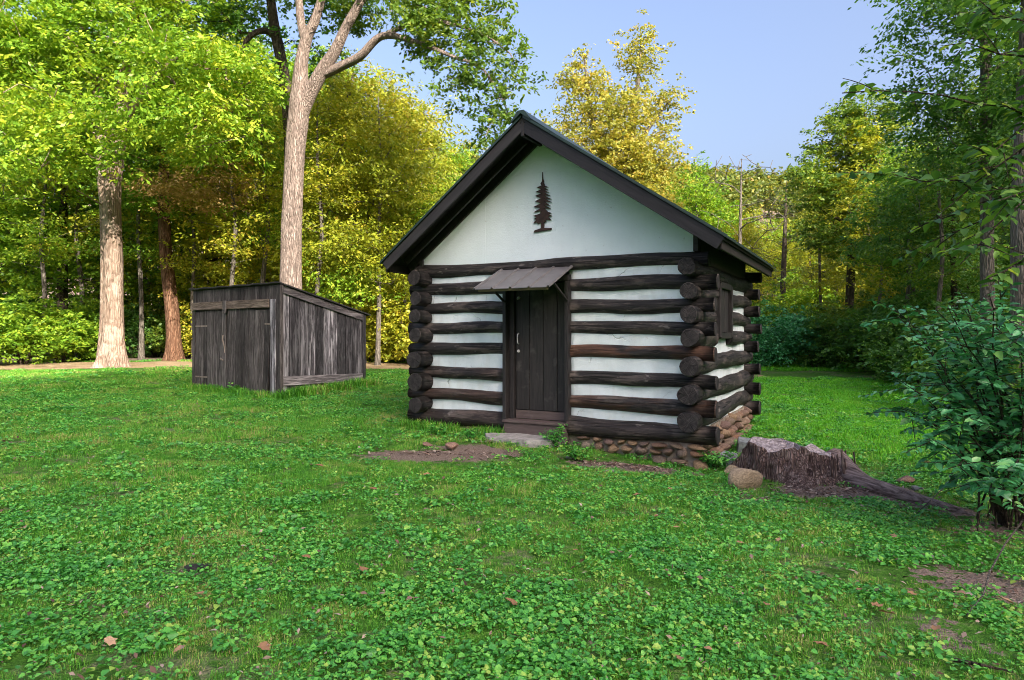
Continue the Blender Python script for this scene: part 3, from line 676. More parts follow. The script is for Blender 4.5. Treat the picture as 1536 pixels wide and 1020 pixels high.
front('corner_board', SHY - .16, SHY - .02, .2, 2.14, .0, shed, 1.0, .4)
def sdoor(y0, y1, z0, z1, nb, rot, piv, lab):
    d = link('door', bevel_mesh('door', *box_np(.0, .02, y0 + .02, y1 - .02, z0 + .05, z1 - .05), M['soffit'], 0), shed)
    w = (y1 - y0) / nb
    for k in range(nb):
        a = y0 + k * w + rs.uniform(-.008, .008)
        front('plank', a + .007, a + w - .007, z0 + rs.uniform(-.02, .05), z1 + rs.uniform(-.025, .015), -.018 + rs.uniform(0, .007), d, rs.uniform(.5, 1.55), rs.uniform(.1, .7))
    d.rotation_euler = (R(rot), 0, 0); c, s = math.cos(R(rot)), math.sin(R(rot)); py, pz = piv
    d.location = (0, py - (c * py - s * pz), pz - (s * py + c * pz)); tag(d, lab); return d
d1 = sdoor(.36, 2.02, .16, 2.10, 9, 2.6, (.36, 2.1), 'right door leaf sagging on its hinges')
d2 = sdoor(2.10, SHY - .17, .26, 2.12, 8, -.4, (SHY - .2, 2.1), 'left door leaf hanging nearly straight')
for z in (.55, 1.75):
    front('hinge', 2.9, SHY - .1, z, z + .035, .012, d2, 1, 0, 'rust', 0, .006); 
front('hinge', .2, .52, 1.78, 1.815, .012, d1, 1, 0, 'rust', 0, .006)
V, Fc = tube([(-.05, 2.14, 1.55), (-.07, 2.13, 1.45), (-.05, 2.09, 1.3), (-.06, 2.06, 1.15)], [.014, .016, .014, .01], 6); link('latch', mesh_np('latch', V, Fc, [M['rust']]), d2)
V, Fc = tube([(-.03, 2.28, 1.02), (-.06, 2.2, 1.0), (-.06, 2.12, .98)], [.02, .02, .014], 6); link('latch', mesh_np('latch', V, Fc, [M['rust']]), d2)
# the two far faces and the roof
for k in range(12): 
    w = SHX / 12; plank('plank', M['shed'], [((k + 1) * w - .003, SHY - .046, .2), (k * w + .003, SHY - .046, .2), (k * w + .003, SHY - .046, top(k * w) - .06), ((k + 1) * w - .003, SHY - .046, top((k + 1) * w) - .06)], (0, 1, 0), .022, shed, rs.uniform(.6, 1.2))
for k in range(18):
    w = SHY / 18; plank('plank', M['shed'], [(SHX - .046, k * w + .003, .2), (SHX - .046, (k + 1) * w - .003, .2), (SHX - .046, (k + 1) * w - .003, TB - .06), (SHX - .046, k * w + .003, TB - .06)], (1, 0, 0), .022, shed, rs.uniform(.6, 1.2))
V = []; Fc = []; nn_ = 16
for j in range(nn_ + 1):
    for (x, dz) in ((-.07, 0), (SHX + .14, 0), (SHX + .14, -.03), (-.07, -.03)):
        yy = -.07 + (SHY + .14) * j / nn_; V.append((x + .012 * math.sin(j * 1.7), yy, top(x) + dz + .008 * math.sin(j * 2.1 + x)))
for j in range(nn_):
    for k in range(4): Fc.append((j * 4 + k, j * 4 + (k + 1) % 4, j * 4 + 4 + (k + 1) % 4, j * 4 + 4 + k))
Fc += [(3, 2, 1, 0), tuple(nn_ * 4 + k for k in range(4))]
link('roof', mesh_np('roof', V, Fc, [M['tar']]), shed)

# ------------------------------------------------------------------ trees
def unit(a): return a / np.maximum(np.linalg.norm(a, axis=1, keepdims=True), 1e-9)
def leaf_quads(c, d, n, L, W, fold=.12):
    d = unit(d); n = unit(n - d * np.sum(n * d, 1, keepdims=True)); s = np.cross(n, d); L = L[:, None]; W = W[:, None]
    V = np.stack([c - d * L * .5, c + s * W * .5 + n * W * fold + d * L * .04, c + d * L * .5, c - s * W * .5 + n * W * fold + d * L * .04], 1)
    k = len(c); return V.reshape(-1, 3), np.arange(4 * k).reshape(k, 4)
def leaf_big(c, d, n, L, W):                         # ovate leaf of two folded halves, c at the stalk
    d = unit(d); n = unit(n - d * np.sum(n * d, 1, keepdims=True)); s = np.cross(n, d); L = L[:, None]; W = W[:, None]
    tip = c + d * L - n * L * .12
    V = np.stack([c, c + d * L * .28 + s * W * .48 + n * W * .16, c + d * L * .68 + s * W * .36 + n * W * .10, tip, c + d * L * .68 - s * W * .36 + n * W * .10, c + d * L * .28 - s * W * .48 + n * W * .16, c + d * L * .5 - n * L * .02], 1)
    k = len(c); o = np.arange(k)[:, None] * 7
    f = np.concatenate([o + np.array([[0, 1, 2, 6]]), o + np.array([[6, 2, 3, 3]])[:, :4] * 1, o + np.array([[0, 6, 4, 5]])], 1)
    F4 = np.concatenate([o + np.array([0, 6, 2, 1]), o + np.array([0, 5, 4, 6])]); F3 = np.concatenate([o + np.array([6, 3, 2]), o + np.array([6, 4, 3])])
    return V.reshape(-1, 3), [tuple(q) for q in F4] + [tuple(q) for q in F3]

def leaves_at(rng, att, per, size, spread=(.6, .35), droop=.35, asp=.5, out=None, cen=None):
    """scatter sprays of leaves round each point of att"""
    n = len(att) * per; idx = np.repeat(np.arange(len(att)), per)
    nsp = 7                                          # each clump is a handful of flat sprays
    sc = rng.normal(0, 1, (len(att), nsp, 3)) * np.array([spread[0], spread[0], spread[1]]) * .8
    si = rng.randint(0, nsp, n); base = att[idx] + sc[idx, si]
    sd = unit(rng.normal(0, 1, (len(att) * nsp, 3)) * np.array([1, 1, .25])).reshape(len(att), nsp, 3)[idx, si]
    sd = sd + np.array([0, 0, -droop]) * rng.rand(n, 1)
    along = rng.rand(n, 1) ** .7 * spread[0] * 1.2; side = np.cross(sd, np.array([0, 0, 1.0])); lat = rng.normal(0, .22 * spread[0], (n, 1))
    c = base + sd * (along - .4 * spread[0]) + unit(side) * lat + rng.normal(0, .05 * spread[0] + .02, (n, 3))
    d = unit(sd) + unit(side) * np.sign(lat) * .8 + rng.normal(0, .35, (n, 3)) + np.array([0, 0, -droop])
    nr = np.array([0, 0, 1.0]) + rng.normal(0, .75, (n, 3))
    L = size * rng.uniform(.65, 1.3, n); V, Fq = leaf_quads(c, d, nr, L, L * asp)
    clump = rng.rand(len(att), nsp)[idx, si]; v = np.clip(.45 * rng.rand(n) + .45 * clump + .05 + .1 * rng.randn(n), 0, 1)
    return V, Fq, v

def grow(rng, stems, att, twig=.012, seg=.55):
    """connect every attractor to the nearest wood; returns verts, faces. stems: list of paths [(x,y,z,r), ...]"""
    pos = []; par = []; rad = []
    VV = []; FF = []
    for path in stems:
        p = np.array(path, float); first = True; last = -1
        for i in range(len(p) - 1):
            k = max(1, int(np.linalg.norm(p[i + 1, :3] - p[i, :3]) / .4))
            for j in range(k if i < len(p) - 2 else k + 1):
                q = p[i] + (p[i + 1] - p[i]) * j / k; pos.append(q[:3]); rad.append(q[3]); par.append(last); last = len(pos) - 1
    nst = len(pos); pos = list(pos); zmin = min(p[2] for p in pos)
    order = np.argsort([min(np.linalg.norm(a - q) for q in np.array(pos)[::3]) for a in att]) if len(att) else []
    PA = np.array(pos); newp = []; newpar = []; cnt = {}
    allp = [PA]; 
    buf = np.zeros((len(pos) + len(att) * 14, 3)); buf[:nst] = PA; m = nst; parent = [-1] * nst
    hmin = zmin + .25 * (max(p[2] for p in pos) - zmin)
    for a in (att[i] for i in order):
        dv = buf[:m] - a; dist = np.linalg.norm(dv, axis=1)
        cost = dist + .9 * np.maximum(0, dv[:, 2] + .25 * dist) + (buf[:m, 2] < hmin) * 4.0
        j = int(np.argmin(cost)); p0 = buf[j].copy(); D = dist[j]; k = int(min(12, max(1, round(D / seg)))); last = j
        bend = rng.normal(0, .07 * D, 3); bend[2] += .08 * D
        for q in range(1, k + 1):
            t_ = q / k; buf[m] = p0 + (a - p0) * t_ + bend * 4 * t_ * (1 - t_) * .5 + rng.normal(0, .02, 3) * (q < k); parent.append(last); last = m; m += 1
    count = np.zeros(m); haschild = np.zeros(m, bool)
    for i in range(m - 1, nst - 1, -1):
        if not haschild[i]: count[i] += 1
        count[parent[i]] += count[i]; haschild[parent[i]] = True
    r = twig * np.maximum(count, 1) ** .42
    r[:nst] = rad
    # branch segments as five-sided tapered prisms
    ids = np.arange(nst, m); pi = np.array(parent)[ids]; A = buf[pi]; B = buf[ids]; ra = np.minimum(r[pi], r[ids] * 1.35); rb = r[ids]
    t_ = unit(B - A); ref = np.where(np.abs(t_[:, 2:3]) > .9, np.array([[1.0, 0, 0]]), np.array([[0, 0, 1.0]])); u = unit(np.cross(t_, ref)); w = np.cross(t_, u); ns = 5
    ang = 2 * np.pi * np.arange(ns) / ns; ca, sa = np.cos(ang)[None, :, None], np.sin(ang)[None, :, None]
    ra_ = ra[:, None, None]; rb_ = rb[:, None, None]; B2 = B + t_ * rb[:, None] * .4
    VA = A[:, None] + (u[:, None] * ca + w[:, None] * sa) * ra_; VB = B2[:, None] + (u[:, None] * ca + w[:, None] * sa) * rb_
    V = np.concatenate([VA, VB], 1).reshape(-1, 3); o = (np.arange(len(ids)) * 2 * ns)[:, None, None]
    k = np.arange(ns); q = np.stack([k, (k + 1) % ns, ns + (k + 1) % ns, ns + k], 1)[None]
    return V, (o + q).reshape(-1, 4)

def trunk_mesh(rng, stems, n=20, flare=True):
    VV = []; FF = []; 
    for si, path in enumerate(stems):
        p = np.array(path, float); pts = []; rr = []
        ts = np.linspace(0, len(p) - 1, max(10, (len(p) - 1) * 7))
        for t_ in ts:                                # Catmull-Rom through the path points
            i = min(int(t_), len(p) - 2); f = t_ - i; q0, q1, q2, q3 = p[max(i - 1, 0)], p[i], p[i + 1], p[min(i + 2, len(p) - 1)]
            q = .5 * ((2 * q1) + (-q0 + q2) * f + (2 * q0 - 5 * q1 + 4 * q2 - q3) * f * f + (-q0 + 3 * q1 - 3 * q2 + q3) * f ** 3); pts.append(q[:3]); rr.append(max(.012, q[3]))
        ph = rng.rand(4) * 9; base = pts[0][2]
        def wob(i, th):
            z = pts[i][2] - base; f = math.exp(-z / .35) if flare and si == 0 else 0
            return 1 + .06 * math.sin(3 * th + ph[0] + z * .5) + .05 * float(vnoise(th * 1.9 + ph[1] * 5, z * 1.1)) + f * (.45 + .35 * math.sin(5 * th + ph[2]) + .2 * math.sin(3 * th + ph[3]))
        V, Fc = tube(pts, rr, n, False, wob); b = len(VV); VV += [tuple(v) for v in V]; FF += [tuple(q + b for q in f) for f in Fc]
    return np.array(VV), np.array(FF)

def lobes_pts(rng, lobes, n):
    lob = np.array([(*l[:3], l[3], l[3] if len(l) < 5 else l[4]) for l in lobes], float); w = lob[:, 3] * lob[:, 3] ** .6 * lob[:, 4] ** .4; w /= w.sum()
    k = rng.choice(len(lob), n, p=w); d = unit(rng.normal(0, 1, (n, 3))); r = rng.rand(n, 1) ** .42
    return lob[k, :3] + d * r * np.stack([lob[k, 3], lob[k, 3], lob[k, 4]], 1)

def make_tree(name, label, cat, base, stems, lobes, n_att, per, size, leaf, bark, seed, group=None, spread=(.6, .35), droop=.35, asp=.5, twig=.012, extra=None, tn=20, crown='crown'):
    """base: world point; stems and lobes relative to it"""
    rng = np.random.RandomState(seed); root = thing(name, label, cat, base, 0, group)
    att = lobes_pts(rng, lobes, n_att) if n_att else np.zeros((0, 3))
    TV, TF = trunk_mesh(rng, stems, tn)
    tr = link('trunk', mesh_np('trunk', TV, TF, [M[bark]], smooth=True), root)
    if n_att:
        BV, BF = grow(rng, stems, att, twig)
        bo = tag(link('branches', mesh_np('branches', BV, BF, [M[bark]], smooth=True), root), kind='stuff')
        V, Fq, v = leaves_at(rng, att, per, size, spread, droop, asp)
        link(crown, mesh_np(crown, V, Fq, [M[leaf]], attr=v), root)
    if extra:
        for lf, lobes2, n2, per2, size2 in extra:
            a2 = lobes_pts(rng, lobes2, n2); V, Fq, v = leaves_at(rng, a2, per2, size2, spread, droop, asp)
            link(crown, mesh_np(crown, V, Fq, [M[lf]], attr=v), root)
    return root

def copy_tree(src, loc, rz, sc, label, group=None, leaf=None, name=None):
    r = src.copy(); COL.objects.link(r); r.location = loc; r.rotation_euler = (0, 0, rz); r.scale = sc if isinstance(sc, tuple) else (sc, sc, sc)
    r['label'] = label
    if name: r.name = name
    if group: r['group'] = group
    for ch in src.children:
        c = ch.copy(); COL.objects.link(c); c.parent = r; c.matrix_parent_inverse = ch.matrix_parent_inverse.copy()
        if leaf and ch.name.split('.')[0] in ('crown', 'foliage'):
            c.material_slots[0].link = 'OBJECT'; c.material_slots[0].material = M[leaf]
    return r

def on_ground(u, Y, dz=-.05):
    x = (u - CX) / F * Y; return Vector((x, Y, gz1(x, Y) + dz))
def rel(base, u, v, Y): p = P(u, v, Y) - base; return (p.x, p.y, p.z)
def relr(base, u, v, Y, r): return (*rel(base, u, v, Y), r)
def lob(base, u, v, Y, rp, zs=1.0): r = rp / F * Y; return (*rel(base, u, v, Y), r, r * zs)

# A: the great pale double-stemmed tree at the left
b = on_ground(170, 23.0)
treeA = make_tree('broadleaf_tree', 'large pale-barked double-stemmed tree with a bright green crown, left of the shed', 'tree', b,
    [[(0, 0, 0, .40), relr(b, 171, 480, 23, .325), relr(b, 170, 380, 23, .30), relr(b, 168, 290, 23, .28), relr(b, 180, 180, 23, .24), relr(b, 195, 60, 22.6, .18), relr(b, 215, -80, 22, .10)],
     [relr(b, 163, 330, 23, .22), relr(b, 156, 260, 23.1, .22), relr(b, 148, 150, 23.3, .17), relr(b, 120, 20, 23.5, .12), relr(b, 90, -120, 23.5, .06)],
     [relr(b, 157, 549, 23.4, .30), relr(b, 157, 480, 23.5, .17), relr(b, 158, 380, 23.4, .15), relr(b, 156, 300, 23.2, .14)],
     [relr(b, 175, 210, 23, .12), relr(b, 230, 120, 21.5, .10), relr(b, 300, 60, 20.5, .06)]],
    [lob(b, 60, 60, 21.5, 95, .6), lob(b, 160, 40, 22, 110, .7), lob(b, 250, 70, 20.5, 90, .6), lob(b, 340, 120, 20.5, 80, .6), lob(b, 60, 170, 20, 90, .5), lob(b, 210, 160, 20, 80, .5), lob(b, 300, 190, 20.5, 75, .45),
     lob(b, 120, 240, 20.5, 60, .4), lob(b, 380, 180, 21.5, 45, .6), lob(b, 20, 230, 19.5, 70, .4), lob(b, 100, -80, 22, 150, .7), lob(b, 260, -60, 22, 130, .7), lob(b, -60, 60, 21, 110, .8)],
    330, 210, .17, 'leafA', 'barkA', 1, None, (.75, .28), .45, .45, .013, tn=28)
# B: the reddish trunk beside it
b = on_ground(262, 26.5)
treeB = make_tree('broadleaf_tree', 'slim reddish-brown trunk with a rusty-tinged crown between the pale tree and the shed', 'tree', b,
    [[(0, 0, 0, .28), relr(b, 258, 470, 26.5, .25), relr(b, 250, 400, 26.5, .24), relr(b, 246, 330, 26.5, .21), relr(b, 247, 230, 26.5, .17), relr(b, 260, 100, 26.5, .1)]],
    [lob(b, 270, 210, 26.5, 80, .6), lob(b, 240, 130, 26.5, 80, .7), lob(b, 330, 230, 25.5, 60, .4), lob(b, 200, 300, 26, 50, .5)], 110, 170, .18, 'leafA', 'barkR', 2, None, (.7, .28), .4, .45,
    extra=[('leafR', [lob(b, 330, 265, 24.5, 55, .25), lob(b, 265, 285, 25, 50, .4), lob(b, 300, 300, 24.5, 55, .25)], 24, 130, .16)])
# C: tall trunk behind the shed with spreading limbs
b = on_ground(438, 20.0)
treeC = make_tree('broadleaf_tree', 'tall straight pale trunk forking high behind the shed, with limbs reaching over the cabin roof', 'tree', b,
    [[(0, 0, 0, .40), relr(b, 437, 420, 20, .31), relr(b, 439, 330, 20, .30), relr(b, 443, 230, 20, .29), relr(b, 449, 165, 20, .30), relr(b, 451, 100, 20, .20), relr(b, 459, 58, 20, .17), relr(b, 474, 25, 20, .13), relr(b, 492, -40, 20, .10), relr(b, 520, -160, 20, .04)],
     [relr(b, 448, 185, 20, .20), relr(b, 463, 145, 19.9, .20), relr(b, 484, 106, 19.7, .19), relr(b, 503, 77, 19.5, .16), relr(b, 520, 40, 19.3, .14), relr(b, 545, -5, 19.1, .12), relr(b, 590, -90, 18.8, .05)],
     [relr(b, 478, 115, 19.8, .14), relr(b, 512, 99, 19.5, .13), relr(b, 540, 84, 19.2, .12), relr(b, 573, 54, 18.9, .10), relr(b, 620, 62, 18.6, .07), relr(b, 680, 85, 18.3, .05), relr(b, 722, 102, 18.1, .03), relr(b, 755, 150, 18, .02)],
     [relr(b, 457, 62, 20, .12), relr(b, 450, 20, 20.1, .12), relr(b, 446, -60, 20.2, .07)],
     [relr(b, 573, 54, 18.9, .07), relr(b, 640, 30, 18.6, .06), relr(b, 720, 50, 18.2, .035), relr(b, 765, 80, 18, .02)]],
    [lob(b, 590, 15, 18.8, 40, .7), lob(b, 650, 30, 18.6, 45, .7), lob(b, 705, 50, 18.3, 35, .7), lob(b, 745, 60, 18.2, 32), lob(b, 770, 100, 18, 24), lob(b, 745, 130, 18, 30), lob(b, 765, 165, 18, 22), lob(b, 740, 190, 18, 22),
     lob(b, 690, 120, 18.4, 26, .7), lob(b, 640, 75, 18.6, 30, .6), lob(b, 720, 100, 18.2, 28, .8), lob(b, 690, -30, 18.6, 60), lob(b, 600, -80, 19, 80), lob(b, 500, -120, 20, 90), lob(b, 420, -90, 20.5, 70), lob(b, 520, 25, 20, 26, .7), lob(b, 760, -10, 18.2, 30)],
    210, 170, .125, 'leafC', 'barkC', 3, None, (.42, .34), .35, .55, .010, tn=26)
# C2: darker tree just behind it
b = on_ground(436, 22.6)
treeC2 = make_tree('broadleaf_tree', 'dark leaning stem with a hooked branch, close behind the tall forked trunk', 'tree', b,
    [[(0, 0, 0, .26), relr(b, 437, 300, 22.6, .22), relr(b, 433, 165, 22.6, .20), relr(b, 422, 90, 22.6, .18), relr(b, 410, 30, 22.6, .16), relr(b, 400, -60, 22.6, .11)],
     [relr(b, 419, 60, 22.6, .10), relr(b, 400, 47, 22.5, .10), relr(b, 382, 50, 22.3, .09), relr(b, 367, 66, 22.2, .07), relr(b, 358, 100, 22, .03)]],
    [lob(b, 350, 40, 23, 45, .8), lob(b, 400, 110, 23, 26), lob(b, 320, -10, 23, 60), lob(b, 470, 60, 23, 28), lob(b, 500, -20, 23, 50), lob(b, 410, -60, 23, 70)], 90, 170, .15, 'leafD', 'barkD', 4, None, (.5, .36))
# D: slender yellow-green trees between the shed and the cabin
b = on_ground(541, 25.0)
treeD = make_tree('broadleaf_tree', 'slender yellow-green tree with a thin spotted trunk between the shed and the cabin', 'tree', b,
    [[(0, 0, 0, .17), relr(b, 540, 450, 25, .16), relr(b, 532, 370, 25, .15), relr(b, 520, 280, 25, .13), relr(b, 515, 200, 25, .10), relr(b, 530, 110, 25, .05)],
     [relr(b, 534, 380, 25, .09), relr(b, 560, 300, 24.7, .07), relr(b, 590, 220, 24.5, .04)]],
    [lob(b, 510, 180, 25, 60, .9), lob(b, 570, 190, 25, 70), lob(b, 560, 270, 24, 80, .7), lob(b, 500, 300, 24, 60, .7), lob(b, 620, 300, 24, 70, .8), lob(b, 540, 380, 24, 75, .6), lob(b, 600, 400, 24, 60, .7), lob(b, 480, 400, 24.5, 50, .7), lob(b, 640, 210, 25, 50), lob(b, 530, 120, 25, 50)],
    260, 160, .15, 'leafY', 'barkG', 5, None, (.62, .26), .5, .42, .011,
    extra=[('leafA', [lob(b, 640, 330, 24.4, 55), lob(b, 490, 240, 24.6, 50), lob(b, 520, 430, 23.6, 50, .6)], 60, 150, .15)])
# F: the golden tree behind the cabin roof
b = on_ground(925, 27.0)
treeF = make_tree('broadleaf_tree', 'golden-leaved tree with two pointed tops rising behind the cabin roof', 'tree', b,
    [[(0, 0, 0, .33), relr(b, 925, 400, 27, .27), relr(b, 930, 300, 27, .23), relr(b, 945, 220, 27, .16), relr(b, 955, 140, 27, .10), relr(b, 962, 60, 27, .03)],
     [relr(b, 929, 320, 27, .15), relr(b, 905, 240, 27, .14), relr(b, 885, 160, 27, .09), relr(b, 876, 80, 27, .03)],
     [relr(b, 940, 250, 27, .09), relr(b, 975, 190, 26.6, .07), relr(b, 1010, 145, 26.4, .03)]],
    [lob(b, 874, 78, 27, 15, 1.3), lob(b, 868, 112, 27, 30), lob(b, 878, 150, 27, 38), lob(b, 962, 62, 27, 14, 1.5), lob(b, 955, 95, 27, 27), lob(b, 980, 95, 27, 14), lob(b, 945, 140, 27, 36), lob(b, 905, 180, 26.6, 48), lob(b, 955, 190, 26.6, 50),
     lob(b, 1000, 150, 26.4, 18, .7), lob(b, 1022, 135, 26.4, 9), lob(b, 850, 190, 27, 26), lob(b, 995, 205, 26.6, 28), lob(b, 925, 235, 26.4, 65, .8), lob(b, 975, 255, 26.4, 50, .8), lob(b, 880, 240, 26.6, 50), lob(b, 940, 300, 26.4, 70)],
    300, 120, .115, 'leafF', 'barkG', 6, None, (.42, .40), .3, .7, .009)
# K: the tree at the right with yellow patches
b = on_ground(1275, 31.0)
treeK = make_tree('broadleaf_tree', 'tall open-crowned tree with golden patches standing beyond the meadow, right of the cabin', 'tree', b,
    [[(0, 0, 0, .22), relr(b, 1274, 470, 31, .19), relr(b, 1278, 380, 31, .17), relr(b, 1283, 310, 31, .15), relr(b, 1297, 250, 31, .11), relr(b, 1315, 190, 31, .08)],
     [relr(b, 1281, 340, 31, .13), relr(b, 1282, 270, 31, .12), relr(b, 1272, 200, 31, .06)], [relr(b, 1280, 345, 31, .10), relr(b, 1262, 330, 30.6, .09), relr(b, 1248, 326, 30.4, .05)],
     [relr(b, 1283, 305, 31, .09), relr(b, 1255, 285, 30.6, .07), relr(b, 1215, 280, 30.3, .03)]],
    [lob(b, 1275, 175, 31, 28), lob(b, 1245, 205, 31, 28), lob(b, 1300, 200, 31, 32), lob(b, 1250, 240, 31, 30), lob(b, 1215, 265, 30.5, 22, .7), lob(b, 1235, 300, 30.5, 35, .6), lob(b, 1310, 250, 31, 40), lob(b, 1240, 350, 30, 35, .6), lob(b, 1330, 170, 31, 30)],
    170, 130, .15, 'leafC', 'barkD', 7, None, (.5, .36), .3, .6, .012,
    extra=[('leafY', [lob(b, 1295, 215, 30.6, 28), lob(b, 1300, 300, 30.4, 38), lob(b, 1265, 280, 30.6, 30), lob(b, 1310, 370, 30, 45, .8)], 90, 130, .15)])
# L: tall shaded trees at the right edge
b = on_ground(1482, 16.5)
treeL = make_tree('broadleaf_tree', 'tall dark green tree with a grey trunk near the right edge of the picture', 'tree', b,
    [[(0, 0, 0, .17), relr(b, 1481, 330, 16.5, .14), relr(b, 1480, 200, 16.5, .125), relr(b, 1478, 60, 16.5, .11), relr(b, 1474, -120, 16.5, .07), relr(b, 1470, -300, 16.5, .03)]],
    [lob(b, 1400, 20, 16.5, 60, .6), lob(b, 1470, 60, 16, 70, .7), lob(b, 1370, 90, 16.5, 35, .7), lob(b, 1420, 140, 16.5, 60, .6), lob(b, 1500, 160, 16, 60, .7), lob(b, 1450, 230, 16.5, 55, .6), lob(b, 1380, 195, 16.8, 40, .6), lob(b, 1520, 260, 16, 50, .7), lob(b, 1400, 270, 16.8, 40, .6),
     lob(b, 1470, -80, 16.5, 110), lob(b, 1580, 60, 16.5, 90), lob(b, 1560, 220, 16.5, 80), lob(b, 1370, 5, 16.5, 35, .6)],
    230, 120, .125, 'leafD', 'barkG', 8, None, (.5, .26), .4, .5, .009)
b = on_ground(1531, 13.0)
treeL2 = make_tree('broadleaf_tree', 'pale grey trunk cut by the right edge of the picture, behind the leafy shrub', 'tree', b,
    [[(0, 0, 0, .19), relr(b, 1531, 420, 13, .16), relr(b, 1531, 300, 13, .145), relr(b, 1536, 150, 13, .13), relr(b, 1545, -150, 13, .08)]],
    [lob(b, 1530, -40, 13, 70), lob(b, 1600, 120, 13, 90), lob(b, 1640, 300, 13, 90), lob(b, 1500, 30, 13, 30, .6)], 80, 110, .12, 'leafD', 'barkG', 9, None, (.45, .26), .4, .5)

# generic trees: two kinds, then copies through the wood
def generic(seed, leaf, bark, h, rad, cb, n, per, size, spread, lab, asp=.5, loc=(0, 0, 0)):
    rng = np.random.RandomState(seed); lean = rng.normal(0, .35, 2)
    stems = [[(0, 0, 0, .24), (.05, .05, h * .25, .2), (lean[0] * .5, lean[1] * .5, h * .5, .15), (lean[0], lean[1], h * .75, .09), (lean[0] * 1.2, lean[1] * 1.2, h * .97, .03)]]
    lobes = []
    for k in range(11):
        z = cb + (h - cb) * (k + .5) / 11; w = math.sin(math.pi * (.16 + .80 * (k + .5) / 11)) ** .7; a = rng.rand() * 6.28; o = rad * .45 * w
        lobes.append((lean[0] * z / h + o * math.cos(a), lean[1] * z / h + o * math.sin(a), z, rad * (.35 + .4 * w), rad * .3))
    return make_tree('broadleaf_tree', lab, 'tree', loc, stems, lobes, n, per, size, leaf, bark, seed, 'trees of the wood', spread, .4, asp, .012, tn=10)
WOODS = [  # kind, u, depth, scale, turn, leaf, label
 (0, -70, 30, 1.15, 0, 'leafA', 'L'), (1, 30, 33, 1.2, 1, 'leafD', 'L'), (0, 95, 29, 1.0, 2, 'leafA', 'L'), (1, 215, 33, 1.1, 3, 'leafA', 'L'), (0, 320, 31, 1.05, 4, 'leafY', 'S'), (1, 395, 29, .95, 5, 'leafY', 'S'),
 (0, 450, 34, 1.15, 1.5, 'leafA', 'S'), (1, 585, 33, .95, 2.5, 'leafY', 'C'), (0, 650, 37, .85, .7, 'leafA', 'C'), (1, 705, 36, .72, 3.3, 'leafA', 'C'), (0, 755, 44, .75, 4.2, 'leafY', 'C'), (1, 20, 42, 1.5, .3, 'leafD', 'L'), (0, 150, 42, 1.5, 1.3, 'leafD', 'L'),
 (1, 280, 42, 1.5, 2.2, 'leafD', 'S'), (0, 400, 44, 1.45, 3.1, 'leafD', 'S'), (1, 520, 44, 1.2, 4.4, 'leafA', 'S'), (0, 620, 46, 1.0, 5.1, 'leafC', 'C'),
 (1, 1035, 33, .72, .6, 'leafA', 'B'), (0, 1075, 36, .62, 1.9, 'leafY', 'B'), (1, 985, 36, .75, 2.4, 'leafF', 'B'), (0, 1120, 52, .75, 2.9, 'leafY', 'M'), (1, 1165, 56, .8, 3.7, 'leafA', 'M'), (0, 1215, 50, .75, 4.9, 'leafY', 'M'), (1, 1255, 46, .7, 5.6, 'leafY', 'M'), (0, 1195, 66, .9, .2, 'leafA', 'M'), (1, 1140, 68, .9, .9, 'leafF', 'M'),
 (1, 1340, 36, .85, 1.6, 'leafY', 'R'), (0, 1400, 38, .9, 2.3, 'leafA', 'R'), (1, 1460, 34, .95, 3.0, 'leafC', 'R'), (0, 1530, 30, 1.0, 3.9, 'leafC', 'R'), (1, 1370, 24, .62, 4.6, 'leafD', 'R'), (0, 1430, 21, .55, 5.3, 'leafD', 'R'), (1, 1590, 24, 1.0, 5.9, 'leafD', 'R'), (0, 1310, 42, .8, 5.0, 'leafY', 'R')]
WLAB = {'L': 'tree in the wood behind the pale double-stemmed tree', 'S': 'tree in the wood behind the shed', 'C': 'tree showing above the left slope of the cabin roof',
        'B': 'tree showing just above the right roof slope', 'M': 'tree at the foot of the far hill', 'R': 'tree in the thicket behind the leafy shrub'}
LEAFWORD = {'leafA': 'bright green', 'leafD': 'dark green', 'leafY': 'yellow-green', 'leafC': 'mid-green', 'leafF': 'golden', 'leafS': 'blue-green'}
ORD = ['leftmost', 'second from left', 'third from left', 'fourth from left', 'fifth from left', 'sixth from left', 'seventh from left', 'eighth from left', 'ninth from left', 'tenth from left', 'eleventh from left', 'twelfth from left', 'thirteenth from left', 'last at the right']
def row_label(rows, row, words):                     # colour, then place within its own row, counted among those of that colour
    same = sorted(q[1] for q in rows if q[6] == row[6] and q[5] == row[5]); o = '' if len(same) == 1 else ', ' + ORD[same.index(row[1])]
    return LEAFWORD[row[5]] + ' ' + words + o
first = {}
for row in WOODS:
    kind, u, Y, sc, rz, leaf, key = row; lab_ = row_label(WOODS, row, WLAB[key])
    p = on_ground(u, Y)
    if kind not in first:
        first[kind] = generic(21, 'leafA', 'barkD', 14, 4.0, 2.6, 230, 120, .20, (.75, .34), '', loc=p) if kind == 0 else generic(22, 'leafD', 'barkG', 13, 3.2, 2.0, 210, 120, .19, (.65, .36), '', loc=p)
        r = first[kind]; r['label'] = lab_; r.rotation_euler.z = rz; r.scale = (sc,) * 3
        c = [q for q in r.children if q.name.startswith('crown')][0]; c.material_slots[0].link = 'OBJECT'; c.material_slots[0].material = M[leaf]
    else: r = copy_tree(first[kind], p, rz, sc, lab_, None, leaf)
    r['group'] = {'L': 'wood behind the pale tree', 'S': 'wood behind the shed', 'C': 'wood left of the cabin roof', 'B': 'trees above the right roof slope', 'M': 'trees at the foot of the hill', 'R': 'thicket at the right'}[key]

